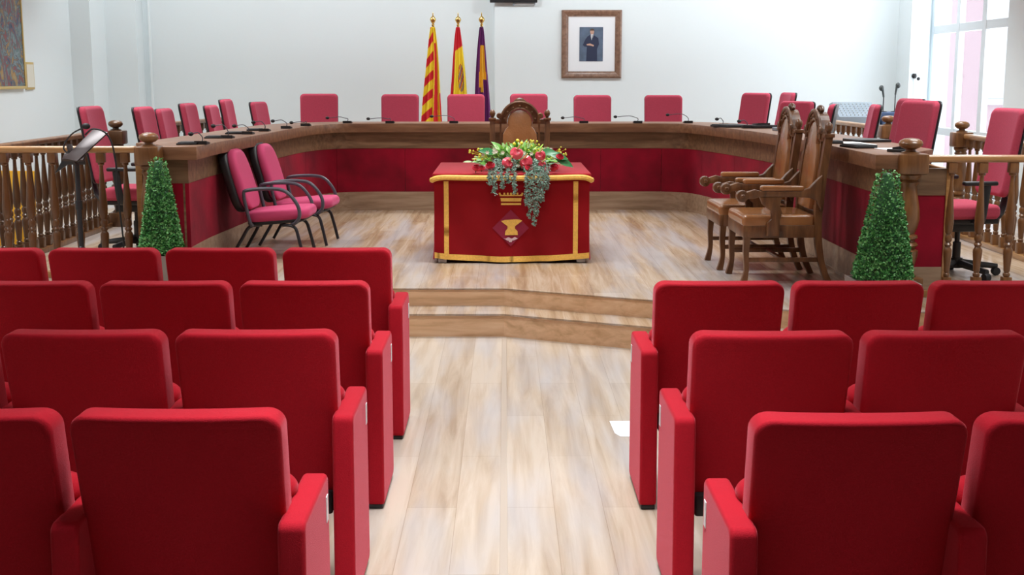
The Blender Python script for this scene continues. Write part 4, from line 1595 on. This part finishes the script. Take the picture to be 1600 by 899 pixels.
tv = thing('wall_monitor', 'black monitor high on the back wall, only its lower edge in view', 'monitor', (0.11, YW, 2.575))
bm = NB(); box(bm, -.30, .30, -.09, -.05, 0, .38, .006); obj('screen_housing', bm, M['black'], tv)
bm = NB(); box(bm, -.06, .06, -.05, 0, .1, .3, .004); box(bm, .0, .28, -.045, 0, -.028, .0, .004); obj('bracket', bm, M['alu'], tv)
bm = NB(); box(bm, -.01, .01, -.06, -.04, -.035, .0, .003); box(bm, .262, .274, -.07, -.05, -.03, .002, .002); obj('sensor', bm, M['grey'], tv)

# abstract painting on the left wall
pt = thing('painting', 'abstract painting in blues, greens and reds with a gilt frame on the left wall', 'picture', (XL, 13.1, 2.35))
ab = bpy.data.materials.new('abstract_canvas')
ab.use_nodes = True
nt = ab.node_tree
b = nt.nodes['Principled BSDF']
tc = nt.nodes.new('ShaderNodeTexCoord')
mp = nt.nodes.new('ShaderNodeMapping')
mp.inputs['Scale'].default_value = (1, 1.5, 0.8)
n = nt.nodes.new('ShaderNodeTexNoise')
n.inputs['Scale'].default_value = 3.2
n.inputs['Detail'].default_value = 4
n.inputs['Roughness'].default_value = .6
n.inputs['Distortion'].default_value = 1.6
r = nt.nodes.new('ShaderNodeValToRGB')
cols = [(.30, (.01, .015, .04)), (.39, (.03, .09, .17)), (.44, (.30, .05, .04)), (.48, (.05, .13, .13)), (.52, (.22, .28, .30)), (.55, (.04, .07, .12)), (.60, (.40, .22, .05)), (.70, (.30, .32, .22))]
e = r.color_ramp.elements
e[0].position, e[0].color = cols[0][0], (*cols[0][1], 1)
e[1].position, e[1].color = cols[-1][0], (*cols[-1][1], 1)
for p_, c_ in cols[1:-1]:
    k = e.new(p_); k.color = (*c_, 1)
nt.links.new(tc.outputs['Object'], mp.inputs['Vector']); nt.links.new(mp.outputs['Vector'], n.inputs['Vector'])
nt.links.new(n.outputs['Fac'], r.inputs['Fac']); nt.links.new(r.outputs['Color'], b.inputs['Base Color'])
bm = NB(); box(bm, .005, .03, -1.0, 1.0, -.80, .75); obj('canvas', bm, ab, pt, False)
bm = NB()
for a in ((-1.03, 1.03, -.83, -.80), (-1.03, 1.03, .75, .78), (-1.03, -1.0, -.80, .75), (1.0, 1.03, -.80, .75)):
    box(bm, 0, .04, a[0], a[1], a[2], a[3], .004)
obj('frame', bm, flat('gilt_frame', (.58, .42, .14), .4), pt)
pq = thing('wall_plaque', 'small cream plaque with a gilt rim beside the abstract painting', 'plaque', (XL, 14.30, 1.66))
bm = NB(); box(bm, 0, .02, -.125, .125, -.15, .15, .003); obj('rim', bm, flat('gilt_frame', (.58, .42, .14), .4), pq)
bm = NB(); box(bm, .018, .024, -.10, .10, -.125, .125); obj('panel', bm, flat('cream_card', (.75, .72, .62), .6), pq, False)

# wall camera with cable on the right column
wc = thing('wall_camera', 'small black camera with a white cable on the right corner column', 'camera', (5.085, 15.98, 1.66))
bm = NB(); box(bm, -.02, .02, -.03, 0, -.03, .03, .004); tube(bm, [(0, -.02, 0), (-.01, -.06, .015), (-.03, -.10, .01)], .009, 8, 3); ball(bm, (-.035, -.115, .0), .033, 12, 1, 1.1, .9); ball(bm, (.03, -.08, -.035), .022, 10); obj('camera_head', bm, M['black'], wc)
bm = NB(); tube(bm, [(0, -.012, -.03), (.004, -.012, -.35), (.0, -.012, -.9)], .005, 6, 4); obj('cable', bm, M['alu'], wc)

# sound equipment behind the right railing
tbq = thing('equipment_table', 'plain side table carrying the grey sound equipment by the window', 'table', (4.40, 15.0, P))
bm = NB(); box(bm, -.55, .55, -.32, .32, .77, .805, .004); obj('tabletop', bm, M['pot'], tbq)
for sx in (-1, 1):
    for sy in (-1, 1):
        bm = NB(); box(bm, sx * .51 - .02, sx * .51 + .02, sy * .28 - .02, sy * .28 + .02, 0, .77); obj('leg', bm, M['greymetal'], tbq, False)
eq = thing('mixing_console', 'grey sloped sound mixing console on the side table', 'electronics', (4.10, 14.98, P + .805))
bm = NB(); prism(bm, [(-.25, 0), (.25, 0), (.25, .26), (.12, .28), (-.25, .12)], -.25, .22, 'x', .008); obj('body', bm, M['grey'], eq)
bm = NB()
sl = math.atan2(.16, .37)
for i in range(9):
    for j in range(6):
        lathe(bm, [(.009, 0), (.007, .014)], 8, T(-.2 + i * .045, -.25, .12, sl, 0, 0) @ T(0, .04 + j * .06, .0))
obj('knobs', bm, flat('knob_grey', (.45, .48, .5), .4), eq)['kind'] = 'stuff'
eq2 = thing('amplifier_case', 'dark blue amplifier case with a handle beside the console', 'electronics', (4.62, 14.98, P + .805))
bm = NB(); box(bm, -.27, .27, -.24, .24, 0, .17, .012); obj('body', bm, M['bluegrey'], eq2)
bm = NB(); tube(bm, [(-.16, -.25, .09), (-.16, -.28, .09), (.0, -.285, .09), (.0, -.25, .09)], .008, 6); box(bm, .06, .24, -.247, -.24, .03, .14, .002); obj('handle', bm, M['grey'], eq2)
for k, (dx, hh, tilt) in enumerate(((-.10, .26, -.25), (.035, .29, .2))):
    hm = thing('handheld_microphone', ['left one of two upright handheld microphones above the amplifier', 'right and taller one of two upright handheld microphones above the amplifier'][k], 'microphone', (4.50 + dx + .0, 14.9, P + .975), 0, 'upright microphones by the window')
    bm = NB(); lathe(bm, [(.045, 0), (.045, .008), (.008, .014)], 14); tube(bm, [(0, 0, .01), (0, 0, hh - .05)], .007, 8); obj('table_stand', bm, M['blackmetal'], hm)
    bm = NB(); tube(bm, [(0, 0, hh - .09), (tilt * .06, 0, hh)], [.011, .015], 8); ball(bm, (tilt * .08 - (.01 if k == 0 else -.01), 0, hh + .015), .030, 12, 1, 1, 1.15); obj('microphone_head', bm, flat('dark_grille', (.05, .06, .06), .4), hm)

# yellow board leaning beyond the left side railing
yb = NB(); box(yb, -.34, .34, -.012, .012, 0, .62, .004)
o = obj('yellow_board', yb, M['yellow']); o.location = (-4.215, 10.45, P); o.rotation_euler = (math.radians(-3), math.radians(.6), 0)
tag(o, 'plain yellow board standing behind the left side railing', 'board')
# paper on the aisle floor
bm = NB(); prism(bm, [(-.06, .14), (.07, .14), (.08, .1), (.08, -.13), (-.03, -.13), (-.052, -.07)], 0, .0015, 'z')
o = obj('floor_sticker', bm, M['paper'], None, False); o.location = (.565, 5.83, 0.0005)
tag(o, 'white sheet lying on the aisle floor beside the front seat of the right-hand block', 'paper')
